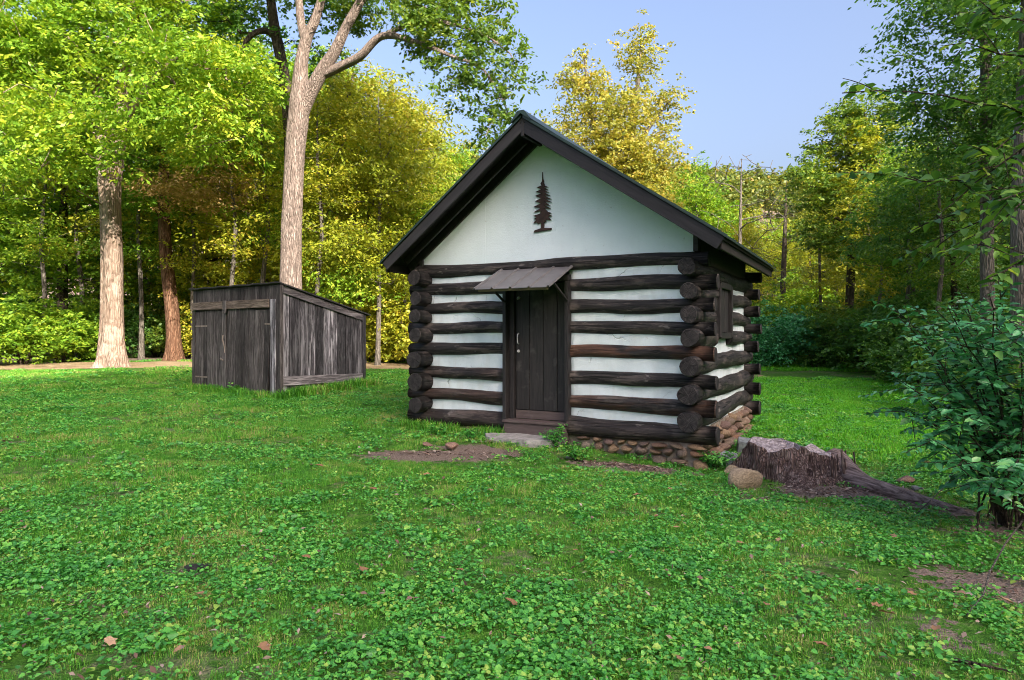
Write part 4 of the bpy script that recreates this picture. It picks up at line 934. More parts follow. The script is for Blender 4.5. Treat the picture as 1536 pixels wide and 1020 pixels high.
# slender young trees standing among them
sl = None
for k, (u, Y, sc, rz, leaf, place) in enumerate(((62, 26.5, 1.0, .2, 'leafA', 'above the sunlit bushes at the far left'), (118, 28, 1.1, 1.0, 'leafY', 'just left of the pale double-stemmed tree'), (212, 27.5, 1.05, 2.1, 'leafA', 'between the pale tree and the reddish trunk'), (292, 27, .9, 2.9, 'leafY', 'just left of the shed roof'), (352, 25, 1.0, 3.3, 'leafY', 'above the left part of the shed roof'), (398, 26, 1.1, 4.0, 'leafA', 'close left of the tall forked trunk'),
        (478, 23.5, .95, 4.4, 'leafY', 'close right of the tall forked trunk'), (508, 26, 1.1, 5.0, 'leafY', 'above the right end of the shed roof'), (566, 23.5, .9, 5.5, 'leafY', 'midway between shed and cabin'), (602, 26, 1.0, .6, 'leafF', 'close to the left end of the cabin'), (1232, 33, .9, 1.4, 'leafY', 'left of the open-crowned tree beyond the meadow'), (1322, 27, .85, 2.4, 'leafY', 'right of the open-crowned tree beyond the meadow'), (1362, 23, .8, 3.0, 'leafA', 'above the left tip of the leafy shrub'), (1408, 20, .8, 3.8, 'leafC', 'behind the middle of the leafy shrub'))):
    p = on_ground(u, Y); lab_ = 'slender young ' + LEAFWORD[leaf] + ' tree ' + place
    if sl is None:
        sl = make_tree('young_tree', lab_, 'tree', p, [[(0, 0, 0, .10), (.12, 0, 2.5, .085), (-.05, .1, 5, .07), (.15, .05, 7.5, .05), (.05, 0, 10.5, .02)]], [(0, 0, 9.5, 1.3, 1.2), (.5, .3, 8, 1.5, .9), (-.5, -.3, 6.6, 1.5, .7), (.4, -.6, 5.2, 1.5, .5), (-.3, .6, 4.2, 1.3, .4)], 75, 75, .15, 'leafY', 'barkG', 61, 'slender young trees in the wood', (.62, .16), .4, .45, .008, tn=10); r = sl
    else: r = copy_tree(sl, p, rz, sc, lab_)
    r.rotation_euler.z = rz; r.scale = (sc,) * 3; c = [q for q in r.children if q.name.startswith('crown')][0]; c.material_slots[0].link = 'OBJECT'; c.material_slots[0].material = M[leaf]
# H: bare snag, I: dead pine
def snag(name, label, base, top_v, u, Y, r, n, lean, bark, seed, needles=0):
    rng = np.random.RandomState(seed); root = thing(name, label, 'tree', base)
    h = P(u, top_v, Y).z - base.z; st = [[(0, 0, 0, r), (lean * .3, 0, h * .35, r * .8), (lean * .7, 0, h * .7, r * .55), (lean, 0, h, .015)]]
    TV, TF = trunk_mesh(rng, st, 10, False); link('trunk', mesh_np('trunk', TV, TF, [M[bark]], smooth=True), root)
    att = []
    for k in range(n):
        z = h * rng.uniform(.35, .98); a = rng.rand() * 6.28; L = (1 - z / h) * h * .30 + rng.uniform(.4, 1.1); att.append((lean * z / h + L * math.cos(a), L * math.sin(a), z + (L * .7 if not needles else L * -.05)))
    att = np.array(att); BV, BF = grow(rng, st, att, .011, .4); tag(link('branches', mesh_np('branches', BV, BF, [M[bark]], smooth=True), root), kind='stuff')
    if needles:
        V, Fq, v = leaves_at(rng, att, needles, .22, (.5, .12), .1, .18); link('crown', mesh_np('crown', V, Fq, [M['needle']], attr=v), root)
    return root
snag('dead_tree', 'bare leafless grey snag rising past the right eave of the cabin', on_ground(1106, 31), 238, 1106, 31, .13, 110, .2, 'barkG', 31)
snag('dead_tree', 'dark bare pine pole with a thin tufted top, between the cabin and the far trees', on_ground(1172, 40), 272, 1172, 40, .22, 60, .3, 'barkD', 32, 30)

# ------------------------------------------------------------------ bushes and shrubs
def bush(name, label, base, lobes, n, per, size, leaf, seed, group, spread=(.3, .22), asp=.55, droop=.3):
    rng = np.random.RandomState(seed); root = thing(name, label, 'bush', base, 0, group)
    att = lobes_pts(rng, lobes, n); st = [[(.06 * math.cos(a), .06 * math.sin(a), 0, .03), (.35 * math.cos(a), .35 * math.sin(a), .6, .02), (.6 * math.cos(a), .6 * math.sin(a), 1.1, .01)] for a in (0, 1.3, 2.6, 3.8, 5)]
    TV, TF = trunk_mesh(rng, st, 6, False); BV, BF = grow(rng, st, att, .006, .3)
    link('stem', mesh_np('stem', np.concatenate([TV, BV]), np.concatenate([TF, BF + len(TV)]), [M['barkD']]), root)
    V, Fq, v = leaves_at(rng, att, per, size, spread, droop, asp); link('foliage', mesh_np('foliage', V, Fq, [M[leaf]], attr=v), root); return root
BL = [[(0, 0, .7, 1.0, .7), (.7, .2, 1.1, .7, .6), (-.7, -.1, 1.0, .75, .6), (.1, .1, 1.6, .6, .5)], [(0, 0, .6, .8, .6), (.4, -.3, 1.3, .6, .6), (-.3, .3, 1.7, .5, .6), (.1, .1, 2.3, .35, .5), (-.6, 0, .9, .5, .5)]]
BUSH = [  # kind, u, depth, scale, turn, leaf, key
 (0, -30, 24.5, 1.1, 0, 'leafA', 'H'), (0, 35, 25, 1.25, 1, 'leafA', 'H'), (0, 90, 26, 1.1, 2.2, 'leafA', 'H'), (1, 128, 27.5, 1.1, 3, 'leafA', 'H'), (0, 205, 29, 1.1, 4, 'leafD', 'U'), (1, 235, 30, 1.15, 5, 'leafC', 'U'), (0, 280, 29, 1.1, 1.2, 'leafC', 'U'), (1, 310, 28, 1.1, 2, 'leafY', 'U'),
 (0, 180, 32, 1.4, .4, 'leafD', 'U'), (0, 110, 31, 1.5, .9, 'leafD', 'U'), (0, 20, 30, 1.5, 1.9, 'leafD', 'U'),
 (1, 560, 25.5, 1.2, 2.6, 'leafY', 'Y'), (0, 590, 27, 1.5, 3.5, 'leafY', 'Y'), (1, 625, 24.5, 1.4, 4.2, 'leafY', 'Y'), (0, 500, 28, 1.5, 4.7, 'leafY', 'Y'), (1, 450, 28, 1.4, 5.1, 'leafA', 'Y'), (0, 650, 28, 1.6, .6, 'leafY', 'Y'), (1, 575, 29, 1.9, 1.5, 'leafY', 'Y'),
 (1, 1150, 27.5, 1.05, 0.5, 'leafS', 'M'), (0, 1185, 29, 1.2, 1.4, 'leafS', 'M'), (1, 1222, 28, 1.0, 2.4, 'leafD', 'M'), (0, 1255, 30, 1.4, 3.2, 'leafC', 'M'), (1, 1300, 27, 1.3, 4.1, 'leafC', 'M'), (0, 1335, 25, 1.4, 5.0, 'leafD', 'M'), (1, 1375, 21, 1.2, 5.8, 'leafD', 'M'), (0, 1420, 18, 1.2, .8, 'leafD', 'M'), (0, 1140, 34, 1.5, 2, 'leafA', 'M'), (1, 1200, 36, 1.8, 3, 'leafA', 'M'),
 (0, 1480, 14, 1.0, 1.7, 'leafD', 'M'), (1, 1330, 31, 1.9, 2.7, 'leafY', 'M')]
BLAB = {'H': ('bush in the sunlit thicket at the far left', 'sunlit bushes at the far left'), 'U': ('undergrowth bush under the wood left of the shed', 'undergrowth left of the shed'),
        'Y': ('tall bush between the shed and the cabin', 'bushes between shed and cabin'), 'M': ('bush edging the meadow right of the cabin', 'bushes along the meadow')}
bf = {}
for row in BUSH:
    kind, u, Y, sc, rz, leaf, key = row
    p = on_ground(u, Y, -.03)
    if kind not in bf: bf[kind] = bush('bush', '', p, BL[kind], 75, 110, .12 if kind == 0 else .11, 'leafA', 50 + kind, '', ); r = bf[kind]; r.scale = (sc,) * 3; r.rotation_euler.z = rz
    else: r = copy_tree(bf[kind], p, rz, sc, '', None)
    fo = [q for q in r.children if q.name.startswith('foliage')][0]; fo.material_slots[0].link = 'OBJECT'; fo.material_slots[0].material = M[leaf]
    r['label'], r['group'] = row_label(BUSH, row, BLAB[key][0]), BLAB[key][1]

# the leafy shrub at the right, nearer the camera, with ovate leaves in opposite pairs along arching shoots
def shrub(name, label, cat, base, shoots, leaf, seed, size, bark='barkD', sub=4, sublen=.55, step=.045, r0=.011):
    rng = np.random.RandomState(seed); root = thing(name, label, cat, base)
    VV = []; FF = []; C = []; D = []; Nn = []; Ls = []
    def twig(pts, r):
        V, Fc = tube(pts, list(np.linspace(r, r * .35, len(pts))), 5, False); b = len(VV); VV.extend([tuple(v) for v in V]); FF.extend([tuple(q + b for q in f) for f in Fc])
    def leafy(pts, f0):
        pts = [Vector(p) for p in pts]; Lt = sum((pts[i + 1] - pts[i]).length for i in range(len(pts) - 1)); n = max(3, int(Lt / step))
        for k in range(n):
            t_ = f0 + (1 - f0) * (k + rng.rand() * .5) / n; i = min(int(t_ * (len(pts) - 1)), len(pts) - 2); f = t_ * (len(pts) - 1) - i; p = pts[i].lerp(pts[i + 1], f); d = (pts[i + 1] - pts[i]).normalized()
            sd = d.cross(Vector((0, 0, 1))); sd = sd.normalized() if sd.length > .1 else Vector((1, 0, 0))
            for s in (-1, 1):
                if rng.rand() < .12: continue
                q = sd * s + d * .45 + Vector(rng.normal(0, .25, 3)) + Vector((0, 0, -.25)); C.append(p + q.normalized() * .012); D.append(q); Nn.append(Vector((0, 0, 1)) + Vector(rng.normal(0, .35, 3)) - sd * s * .15); Ls.append(size * rng.uniform(.6, 1.25) * (1 - .35 * t_ ** 3))
    for p0, p1, sag in shoots:
        p0 = Vector(p0); p1 = Vector(p1); D0 = (p1 - p0).length; pts = []
        for k in range(9):
            t_ = k / 8; q = p0.lerp(p1, t_); q.z += sag * D0 * math.sin(math.pi * t_ ** .8); q += Vector(rng.normal(0, .015, 3)); pts.append(q)
        twig(pts, r0); leafy(pts[2:], .0)
        for s in range(sub):
            i = rng.randint(2, 8); a = pts[i]; d = (pts[min(i + 1, 8)] - pts[i - 1]).normalized(); dd = (d * .6 + Vector(rng.normal(0, .7, 3))).normalized(); dd.z = dd.z * .6; L = sublen * rng.uniform(.5, 1.2)
            tp = [a + dd * L * q / 4 + Vector((0, 0, -.12 * L * (q / 4) ** 2)) for q in range(5)]; twig(tp, r0 * .5); leafy(tp, .1)
    link('stem', mesh_np('stem', np.array(VV), FF, [M[bark]], smooth=True), root)
    V, Fc = leaf_big(np.array([tuple(q) for q in C]), np.array([tuple(q) for q in D]), np.array([tuple(q) for q in Nn]), np.array(Ls), np.array(Ls) * .58)
    n = len(C); v = rng.rand(n); att = np.concatenate([v, v, v, v]); link('foliage', mesh_np('foliage', V, Fc, [M[leaf]], attr=att, smooth=True), root); return root
rng = np.random.RandomState(77)
b = on_ground(1500, 6.4, -.02); sh = []
for k in range(34):
    u = rng.uniform(1345, 1640); v = rng.uniform(410, 590) + max(0, 1400 - u) * .5; Y = rng.uniform(5.2, 7.3)
    if u < 1400: v = max(v, 440)
    st = Vector((rng.normal(.1, .22), rng.normal(0, .25), 0)); sh.append((st, rel(b, u, v, Y), rng.uniform(.08, .22)))
for u, v, Y in ((1345, 470, 6.3), (1335, 455, 6.6), (1365, 620, 5.9), (1350, 610, 6.2), (1385, 660, 5.6), (1400, 560, 5.8), (1440, 430, 6.5), (1500, 420, 6.4), (1340, 560, 6.6), (1420, 700, 5.4), (1480, 740, 5.1), (1530, 700, 4.9)): sh.append((Vector((.05, 0, 0)), rel(b, u, v, Y), .16))
shrub('leafy_shrub', 'big blue-green leafy shrub spreading in from the right edge beside the meadow', 'shrub', b, sh, 'leafS', 78, .10, sub=6, sublen=.6, step=.055)
# overhanging branches of a sapling just outside the right edge
b = on_ground(1640, 5.6, -.02); sh = []
for u0, v0, u, v, Y, sag in ((1640, 250, 1262, 138, 4.9, .10), (1640, 330, 1300, 260, 5.5, .05), (1650, 200, 1400, 330, 5.4, .12), (1650, 180, 1450, 250, 5.3, .1), (1650, 120, 1480, 20, 5.0, .1), (1650, 150, 1420, 60, 5.6, .08), (1650, 260, 1440, 400, 5.2, .12), (1650, 300, 1500, 300, 4.8, .1), (1650, 280, 1360, 350, 6.0, .08), (1660, 380, 1480, 420, 5.4, .1), (1650, 100, 1530, 120, 4.9, .05), (1650, 240, 1380, 390, 6.2, .06)):
    sh.append((rel(b, u0, v0, 5.6), rel(b, u, v, Y), sag))
sh.append(((0, 0, 0), rel(b, 1650, 60, 5.6), .0)); sh.append(((.05, 0, 0), rel(b, 1655, 300, 5.6), .0))
shrub('sapling', 'dark large-leaved sapling reaching its branches in from the right edge', 'tree', b, sh, 'leafD', 79, .125, sub=4, sublen=.5, step=.075, r0=.012)

# ------------------------------------------------------------------ far hillside wood (one mass)
def gn_scatter(name, pts, rots, scales, idx, sources, label, cat, flat=None):
    """one object whose points carry instances of the source meshes"""
    col = bpy.data.collections.new(name + '_kinds')
    for k, me in enumerate(sources): col.objects.link(bpy.data.objects.new('%s_kind_%02d' % (name, k), me))
    me = bpy.data.meshes.new(name); me.vertices.add(len(pts)); me.vertices.foreach_set('co', np.asarray(pts, np.float32).ravel())
    for nm, ty, dat in (('rz', 'FLOAT', rots), ('sc', 'FLOAT', scales), ('sz', 'FLOAT', np.asarray(scales) * (1 if flat is None else flat)), ('ki', 'INT', idx)):
        a = me.attributes.new(nm, ty, 'POINT'); a.data.foreach_set('value', np.asarray(dat, np.int32 if ty == 'INT' else np.float32))
    o = link(name, me); tag(o, label, cat, None, 'stuff')
    ng = bpy.data.node_groups.new(name, 'GeometryNodeTree'); ng.interface.new_socket('Geometry', in_out='INPUT', socket_type='NodeSocketGeometry'); ng.interface.new_socket('Geometry', in_out='OUTPUT', socket_type='NodeSocketGeometry')
    N_ = ng.nodes.new; L_ = ng.links.new; gi = N_('NodeGroupInput'); go = N_('NodeGroupOutput'); ip = N_('GeometryNodeInstanceOnPoints'); ci = N_('GeometryNodeCollectionInfo')
    ci.inputs['Collection'].default_value = col; ci.inputs['Separate Children'].default_value = True; ci.inputs['Reset Children'].default_value = True
    def attr(nm, ty): q = N_('GeometryNodeInputNamedAttribute'); q.data_type = ty; q.inputs['Name'].default_value = nm; return q.outputs[0]
    cx = N_('ShaderNodeCombineXYZ'); L_(attr('rz', 'FLOAT'), cx.inputs[2])
    L_(gi.outputs[0], ip.inputs['Points']); L_(ci.outputs[0], ip.inputs['Instance']); ip.inputs['Pick Instance'].default_value = True
    L_(attr('ki', 'INT'), ip.inputs['Instance Index']); L_(cx.outputs[0], ip.inputs['Rotation']); cs_ = N_('ShaderNodeCombineXYZ'); sc_ = attr('sc', 'FLOAT'); L_(sc_, cs_.inputs[0]); L_(sc_, cs_.inputs[1]); L_(attr('sz', 'FLOAT'), cs_.inputs[2]); L_(cs_.outputs[0], ip.inputs['Scale']); L_(ip.outputs[0], go.inputs[0])
    md = o.modifiers.new('scatter', 'NODES'); md.node_group = ng; return o
far = []
for k in range(3):
    r_ = np.random.RandomState(90 + k); att = lobes_pts(r_, [(0, 0, 5, 3.2, 3.2), (1.2, .5, 7.5, 2.2, 2.2), (-1, -.6, 6.5, 2.4, 2.4), (0, 0, 3, 2.5, 2)], 60)
    V, Fq, v = leaves_at(r_, att, 14, .85, (.9, .6), .3, .6); far.append(mesh_np('far_crown', V, Fq, [M['leafH']], attr=v))
r_ = np.random.RandomState(95); n = 1500; hx = r_.uniform(-70, 330, n); hy = 76 + 190 * r_.rand(n) ** .8
k_ = (hx / hy > -.3) & (hx / hy < 1.0); hx, hy = hx[k_], hy[k_]; hz = gz(hx, hy)
gn_scatter('hillside_forest', np.stack([hx, hy, hz - .8], 1), r_.uniform(0, 6.28, len(hx)), r_.uniform(.8, 1.35, len(hx)), r_.randint(0, 3, len(hx)), far, 'wooded hillside closing the view right of the cabin', 'forest')

# ------------------------------------------------------------------ lawn: grass and low broad-leaved ground cover
def grass_patch(seed, n, rad, h0, h1, w, mat='grass'):
    r_ = np.random.RandomState(seed); a = r_.rand(n) * 6.28; q = rad * np.sqrt(r_.rand(n)); bx = np.stack([q * np.cos(a), q * np.sin(a), np.zeros(n)], 1)
    th = r_.rand(n) * 6.28; d = np.stack([np.cos(th), np.sin(th), np.zeros(n)], 1); s = np.stack([-np.sin(th), np.cos(th), np.zeros(n)], 1)
    h = r_.uniform(h0, h1, n)[:, None]; l = r_.uniform(.15, .9, n)[:, None]; w_ = w * r_.uniform(.7, 1.3, n)[:, None]; up = np.array([0, 0, 1.0])
    m = bx + d * h * l * .35 + up * h * .62; t_ = bx + d * h * l * 1.0 + up * h * (1.0 - .35 * l)
    V = np.stack([bx - s * w_ * .5, bx + s * w_ * .5, m + s * w_ * .45, m - s * w_ * .45, t_], 1).reshape(-1, 3); o = np.arange(n)[:, None] * 5
    F4 = [tuple(x) for x in o + np.array([0, 1, 2, 3])]; F3 = [tuple(x) for x in o + np.array([3, 2, 4])]; v = np.clip(r_.rand(n) * .8 + .08, 0, 1); dead = r_.rand(n) < .09; v[dead] = 1
    return mesh_np('grass_patch', V, F4 + F3, [M[mat]], attr=np.concatenate([v, v]))
def cover_patch(seed, n, rad, h0, h1, size, ng):
    r_ = np.random.RandomState(seed); a = r_.rand(n) * 6.28; q = rad * np.sqrt(r_.rand(n)); c = np.stack([q * np.cos(a), q * np.sin(a), r_.uniform(h0, h1, n)], 1)
    d = np.stack([np.cos(a + r_.normal(0, 1, n)), np.sin(a + r_.normal(0, 1, n)), r_.normal(0, .25, n)], 1); nr = np.array([0, 0, 1.0]) + r_.normal(0, .38, (n, 3))
    L = size * r_.uniform(.6, 1.3, n); V, Fc = leaf_big(c, d, nr, L, L * .85); v = np.clip(r_.rand(n), 0, 1)
    me = mesh_np('cover_patch', V, Fc, [M['clover']], attr=np.concatenate([v, v, v, v])); return me
GP = [grass_patch(200 + k, 95, .13, .035, .085, .0045) for k in range(5)] + [grass_patch(210 + k, 80, .12, .06, .13, .005) for k in range(2)] + [grass_patch(240 + k, 95, .13, .05, .12, .006, 'grassM') for k in range(3)]
CP = [cover_patch(220 + k, 46, .13, .015, .06, .032, 0) for k in range(4)] + [cover_patch(230 + k, 26, .13, .02, .075, .05, 0) for k in range(2)]

def inside_cab(x, y, m=.0):
    c, s = math.cos(-CAB_A), math.sin(-CAB_A); dx_, dy_ = x - .366, y - 9.95; lx = c * dx_ - s * dy_; ly = s * dx_ + c * dy_
    return ((lx > -2.15 - m) & (lx < 2.42 + m) & (ly > .05 - m) & (ly < 4.0 + m)) | ((lx > -.53) & (lx < .53) & (ly > -.14) & (ly < .1))
def inside_shed(x, y):
    c, s = math.cos(-SH_A), math.sin(-SH_A); dx_, dy_ = x + 4.85, y - 14; lx = c * dx_ - s * dy_; ly = s * dx_ + c * dy_; return (lx > .03) & (lx < SHX) & (ly > .03) & (ly < SHY)
def scatter(seed, Y0, Y1, per_m2, pad=1.6):
    r_ = np.random.RandomState(seed); W = .80 * Y1 + pad; n = int(per_m2 * 2 * W * (Y1 - Y0)); x = r_.uniform(-W, W, n); y = r_.uniform(Y0, Y1, n); k = np.abs(x) < .80 * y + pad
    x, y = x[k], y[k]; k = ~inside_cab(x, y) & ~inside_shed(x, y) & (np.abs(y - path_pt(x)) > 1.55 + .35 * vnoise(x * 1.1, y)) & (r_.rand(len(x)) > bare(x, y) * 1.45 + .6 * ss(.35, .7, vnoise(x * 1.3 + 3, y * 1.3))); return x[k], y[k], r_
gpts, gr, gs, gk = [], [], [], []; cpts, cr, cs, ck = [], [], [], []
for seed, Y0, Y1, den, sc in ((301, 1.6, 5, 150, .58), (302, 5, 9, 115, .70), (303, 9, 16, 60, .95), (304, 16, 24, 22, 1.5), (305, 24, 36, 7, 2.4)):
    x, y, r_ = scatter(seed, Y0, Y1, den); z = gz(x, y); n = len(x); gpts.append(np.stack([x, y, z - .006], 1)); gr.append(r_.rand(n) * 6.28)
    lush = np.clip(.95 + .3 * vnoise(x * .7, y * .7 + 4), .6, 1.4) * r_.uniform(.75, 1.2, n); tall = (r_.rand(n) < .07); gs.append(sc * lush); mead = (ss(2.5, 5, x - .25 * (y - 9)) * ss(8.5, 12, y) > r_.rand(n)); gk.append(np.where(mead, r_.randint(7, 10, n), np.where(tall, r_.randint(5, 7, n), r_.randint(0, 5, n))))
for seed, Y0, Y1, den, sc in ((311, 1.6, 5, 120, .72), (312, 5, 9, 80, .8), (313, 9, 15, 32, .95), (314, 15, 30, 6, 1.2)):
    x, y, r_ = scatter(seed, Y0, Y1, den); w = .6 * vnoise(x * .55 + 11, y * .55) + .6 * vnoise(x * 1.9, y * 1.9 + 7); w = w + .3 * (1 - ss(4, 8, y)) + .4 * ss(1, 5, x) - .6 * ss(10, 13, y) * (x > 3); k = w + r_.normal(0, .7, len(x)) > -.1; x, y = x[k], y[k]; z = gz(x, y); n = len(x)
    cpts.append(np.stack([x, y, z], 1)); cr.append(r_.rand(n) * 6.28); cs.append(sc * r_.uniform(.75, 1.25, n)); ck.append(np.where(r_.rand(n) < .25, r_.randint(4, 6, n), r_.randint(0, 4, n)))
gn_scatter('grass', np.concatenate(gpts), np.concatenate(gr), np.concatenate(gs), np.concatenate(gk), GP, 'short green lawn grass in front of and around the cabin', 'grass', 1 - .45 * ss(9, 20, np.concatenate(gpts)[:, 1]))
gn_scatter('ground_cover', np.concatenate(cpts), np.concatenate(cr), np.concatenate(cs), np.concatenate(ck), CP, 'low clover and broad-leaved weeds spreading through the lawn', 'ground cover')

# ------------------------------------------------------------------ stump, rocks, blocks, leaves, twigs
def stump():
    b = ray(1208, 722); b.y += .35; b.z = gz1(b.x, b.y) - .06; root = thing('tree_stump', 'old rotting tree stump with a long root, at the right corner of the cabin', 'stump', b)
    na, nh = 72, 14; V = []; rr = np.random.RandomState(8)
    H = .40; ridge = rr.rand(na)
    for j in range(nh + 1):
        t_ = j / nh
        for k in range(na):
            th = 2 * math.pi * k / na; fl = (1 - t_) ** 2.0
            r = .47 + .05 * math.sin(2 * th + 1) + .03 * math.sin(5 * th) + fl * (.26 + .17 * math.sin(3 * th + .4) + .10 * math.sin(7 * th + 2)) + fl * .55 * max(0, math.cos(th + .55)) ** 6
            r += (.045 * ridge[k] + .05 * float(vnoise(th * 5 + 2, t_ * 3)) + .025 * float(vnoise(th * 14, t_ * 7))) * (1 - .5 * (t_ > .97))
            if t_ > .93: r -= .012
            z = t_ * (H + .02 * math.sin(3 * th) - .08 * math.cos(th) + .05 * float(vnoise(th * 3, 3.0)) + .03 * float(vnoise(th * 9, 7.0)))
            V.append((r * math.cos(th) * 1.0, r * math.sin(th) * .95, z))
    Fc = []; mi = []
    for j in range(nh):
        for k in range(na): Fc.append((j * na + k, j * na + (k + 1) % na, (j + 1) * na + (k + 1) % na, (j + 1) * na + k)); mi.append(0)
    for q, sc in enumerate((.94, .6, .25)):
        b0 = len(V)
        for k in range(na):
            p = np.array(V[nh * na + k]); V.append((p[0] * sc, p[1] * sc, p[2] + .004 - .012 * (q == 1) + .01 * float(vnoise(k * .4, q * 3.0))))
        pb = nh * na if q == 0 else b0 - na
        for k in range(na): Fc.append((pb + k, pb + (k + 1) % na, b0 + (k + 1) % na, b0 + k)); mi.append(1)
    Fc.append(tuple(b0 + k for k in range(na))); mi.append(1)
    link('stump_wood', mesh_np('stump_wood', V, Fc, [M['stump'], M['stumptop']], mi, [m == 0 for m in mi]), root)
    pts = []
    for u, v, h in ((1250, 712, .14), (1292, 731, .05), (1335, 744, .055), (1385, 758, .02), (1430, 767, .015), (1468, 776, -.02)):
        q = ray(u, v); pts.append((q.x - b.x, q.y - b.y, gz1(q.x, q.y) + h - b.z))
    def wob(i, th): return 1 + .25 * math.sin(3 * th + i) + .15 * math.sin(5 * th + 2 * i)
    Vt, Ft = trunk_mesh(np.random.RandomState(4), [[(*p, r) for p, r in zip(pts, (.20, .115, .075, .07, .045, .015))]], 12, False)
    an = math.atan2(pts[-1][1] - pts[0][1], pts[-1][0] - pts[0][0]); Vt = (Vt - np.array(pts[0])) @ np.array(Matrix.Rotation(an, 3, 'Z')); Vt[:, 2] *= 1.0
    link('root', mesh_np('root', Vt, Ft, [M['rootwood']], smooth=True), root, pts[0], (0, 0, an))
    rs_ = random.Random(3)
    for k in range(26):                              # loose splinters of bark standing off the rotten side
        th = rs_.uniform(math.pi * 1.02, math.pi * 1.98); r = .56 + rs_.uniform(-.03, .10); z0 = rs_.uniform(.02, .22); h = rs_.uniform(.12, .3); w = rs_.uniform(.012, .035)
        p = Vector((r * math.cos(th) * 1.15, r * math.sin(th) * .98, z0)); d = Vector((-.12 * math.cos(th), -.12 * math.sin(th), 1)).normalized(); s = Vector((-math.sin(th), math.cos(th), 0))
        o = link('splinter', mesh_np('splinter', [p - s * w, p + s * w, p + d * h + s * w * .4, p + d * h - s * w * .5, p - s * w * .8 + d * .02 - Vector((math.cos(th), math.sin(th), 0)) * .02, p + d * h * .9 - Vector((math.cos(th), math.sin(th), 0)) * .02], [(0, 1, 2, 3), (4, 0, 3, 5), (1, 4, 5, 2), (0, 4, 1), (3, 2, 5)], [M['stump']]), root)
    return b
sb = stump()

def rock(u, v, wpx, sz, mat, seed, label, flat=.6, rz=0, name='rock', sink=.3):
    p = ray(u, v); w = wpx / F * p.y / 2; me = rock_mesh(name, seed, M[mat], 1.0, 3, 10); h = w * flat
    o = link(name, me, None, (p.x, p.y + w * .5, gz1(p.x, p.y + w * .5) + h * (1 - sink)), (0, 0, rz), (w, w * sz, h)); tag(o, label, 'rock'); return o
rock(1122, 736, 58, .8, 'rock', 1, 'tan sandstone rock in the grass in front of the stump', .68, .3)
rock(1098, 716, 26, .8, 'rock', 11, 'small tan stone tucked behind the tan sandstone rock', .8, .1)
rock(677, 676, 24, .8, 'pink', 2, 'small pinkish stone on the bare earth left of the step', .55)
rock(640, 671, 20, .8, 'pink', 12, 'low reddish stone half buried below the left end of the cabin', .4)
rock(915, 712, 22, .7, 'grey', 3, 'small white flat stone in front of the foundation', .35)
rock(1362, 728, 30, .8, 'pink', 4, 'brownish stone in the grass beyond the long root', .5)
rock(1380, 738, 22, .8, 'grey', 5, 'small flat grey stone beside the brownish stone beyond the root', .4)
rock(1072, 758, 32, .7, 'grey', 6, 'flat grey stone half hidden in grass before the tan rock', .22)
rock(1118, 760, 36, .8, 'grey', 7, 'pale flat stone in the grass just below the tan rock', .2)
rock(1200, 768, 26, .8, 'grey', 8, 'low grey stone among chips in front of the stump', .25)
rock(858, 690, 22, .7, 'grey', 9, 'small pale stone in the grass by the right end of the step', .4)
# flat slab before the step
p = ray(776, 668); bm = bmesh.new(); rr = random.Random(9); ring = []
for k in range(18):
    a = 2 * math.pi * k / 18; q = 1 + rr.uniform(-.09, .09); ring.append(bm.verts.new((.60 * q * math.copysign(abs(math.cos(a)) ** .7, math.cos(a)), .27 * q * math.copysign(abs(math.sin(a)) ** .7, math.sin(a)), 0)))
f = bm.faces.new(ring); ex = bmesh.ops.extrude_face_region(bm, geom=[f]); tv = [g for g in ex['geom'] if isinstance(g, bmesh.types.BMVert)]; bmesh.ops.translate(bm, vec=(0, 0, .10), verts=tv)
for q in tv: q.co.x *= .96; q.co.y *= .92; q.co.z += rr.uniform(-.008, .008)
bmesh.ops.recalc_face_normals(bm, faces=bm.faces); me = bpy.data.meshes.new('stone_slab'); bm.to_mesh(me); bm.free(); me.materials.append(M['grey'])
q = c2w(-.06, -.40); tag(link('stone_slab', me, None, (q.x, q.y, gz1(q.x, q.y) - .015), (0, 0, CAB_A)), 'flat grey stone slab laid in front of the door step', 'slab')
# cement blocks at the corner of the cabin
for x, y, rz, z, lab in ((2.72, 1.45, .2, .02, 'cement block lying beside the cabin wall, behind the other block'), (2.60, .62, -.15, -.05, 'cement block beside the cabin corner, nearest the stump')):
    q = c2w(x, y); v_, f_ = box_np(-.1, .1, -.2, .2, -.1, .1)
    o = link('cement_block', bevel_mesh('cement_block', v_, f_, M['block'], .012, 2), None, (q.x, q.y, gz1(q.x, q.y) + .07 + z), (R(4), R(7), CAB_A + rz)); tag(o, lab, 'block')
# fallen leaves
def fallen(seed):
    rr = random.Random(seed); n = 12; V = [(0, 0, .01)]
    for k in range(n):
        a = 2 * math.pi * k / n; r = (1.0 if k % 2 == 0 else .72) * rr.uniform(.8, 1.1); V.append((r * math.cos(a), .62 * r * math.sin(a), .16 * rr.uniform(-.3, 1) + .12 * abs(math.sin(a))))
    return mesh_np('fallen_leaf', V, [(0, k + 1, (k + 1) % n + 1) for k in range(n)], [M['dead']], attr=[rr.uniform(.25, .95)] * n)
FLM = [fallen(k) for k in range(6)]; rr = random.Random(41)
LEAFS = [(768, 922, 'pale tan dead leaf lying alone in the middle of the near lawn', 1.1), (955, 752, 'tan curled dead leaf on the lawn in front of the foundation', 1.2), (480, 706, 'brown dead leaf on the lawn below the shed corner', 1.1), (1240, 661, 'orange-brown dead leaf in the grass behind the stump', 1.2), (1330, 938, 'long tan dead leaf at the lower right of the lawn', 1.3), (1316, 924, 'pinkish dead leaf just above the long tan one at lower right', 1.1), (1508, 915, 'rust-orange dead leaf by the right edge on bare earth', 1.3)]
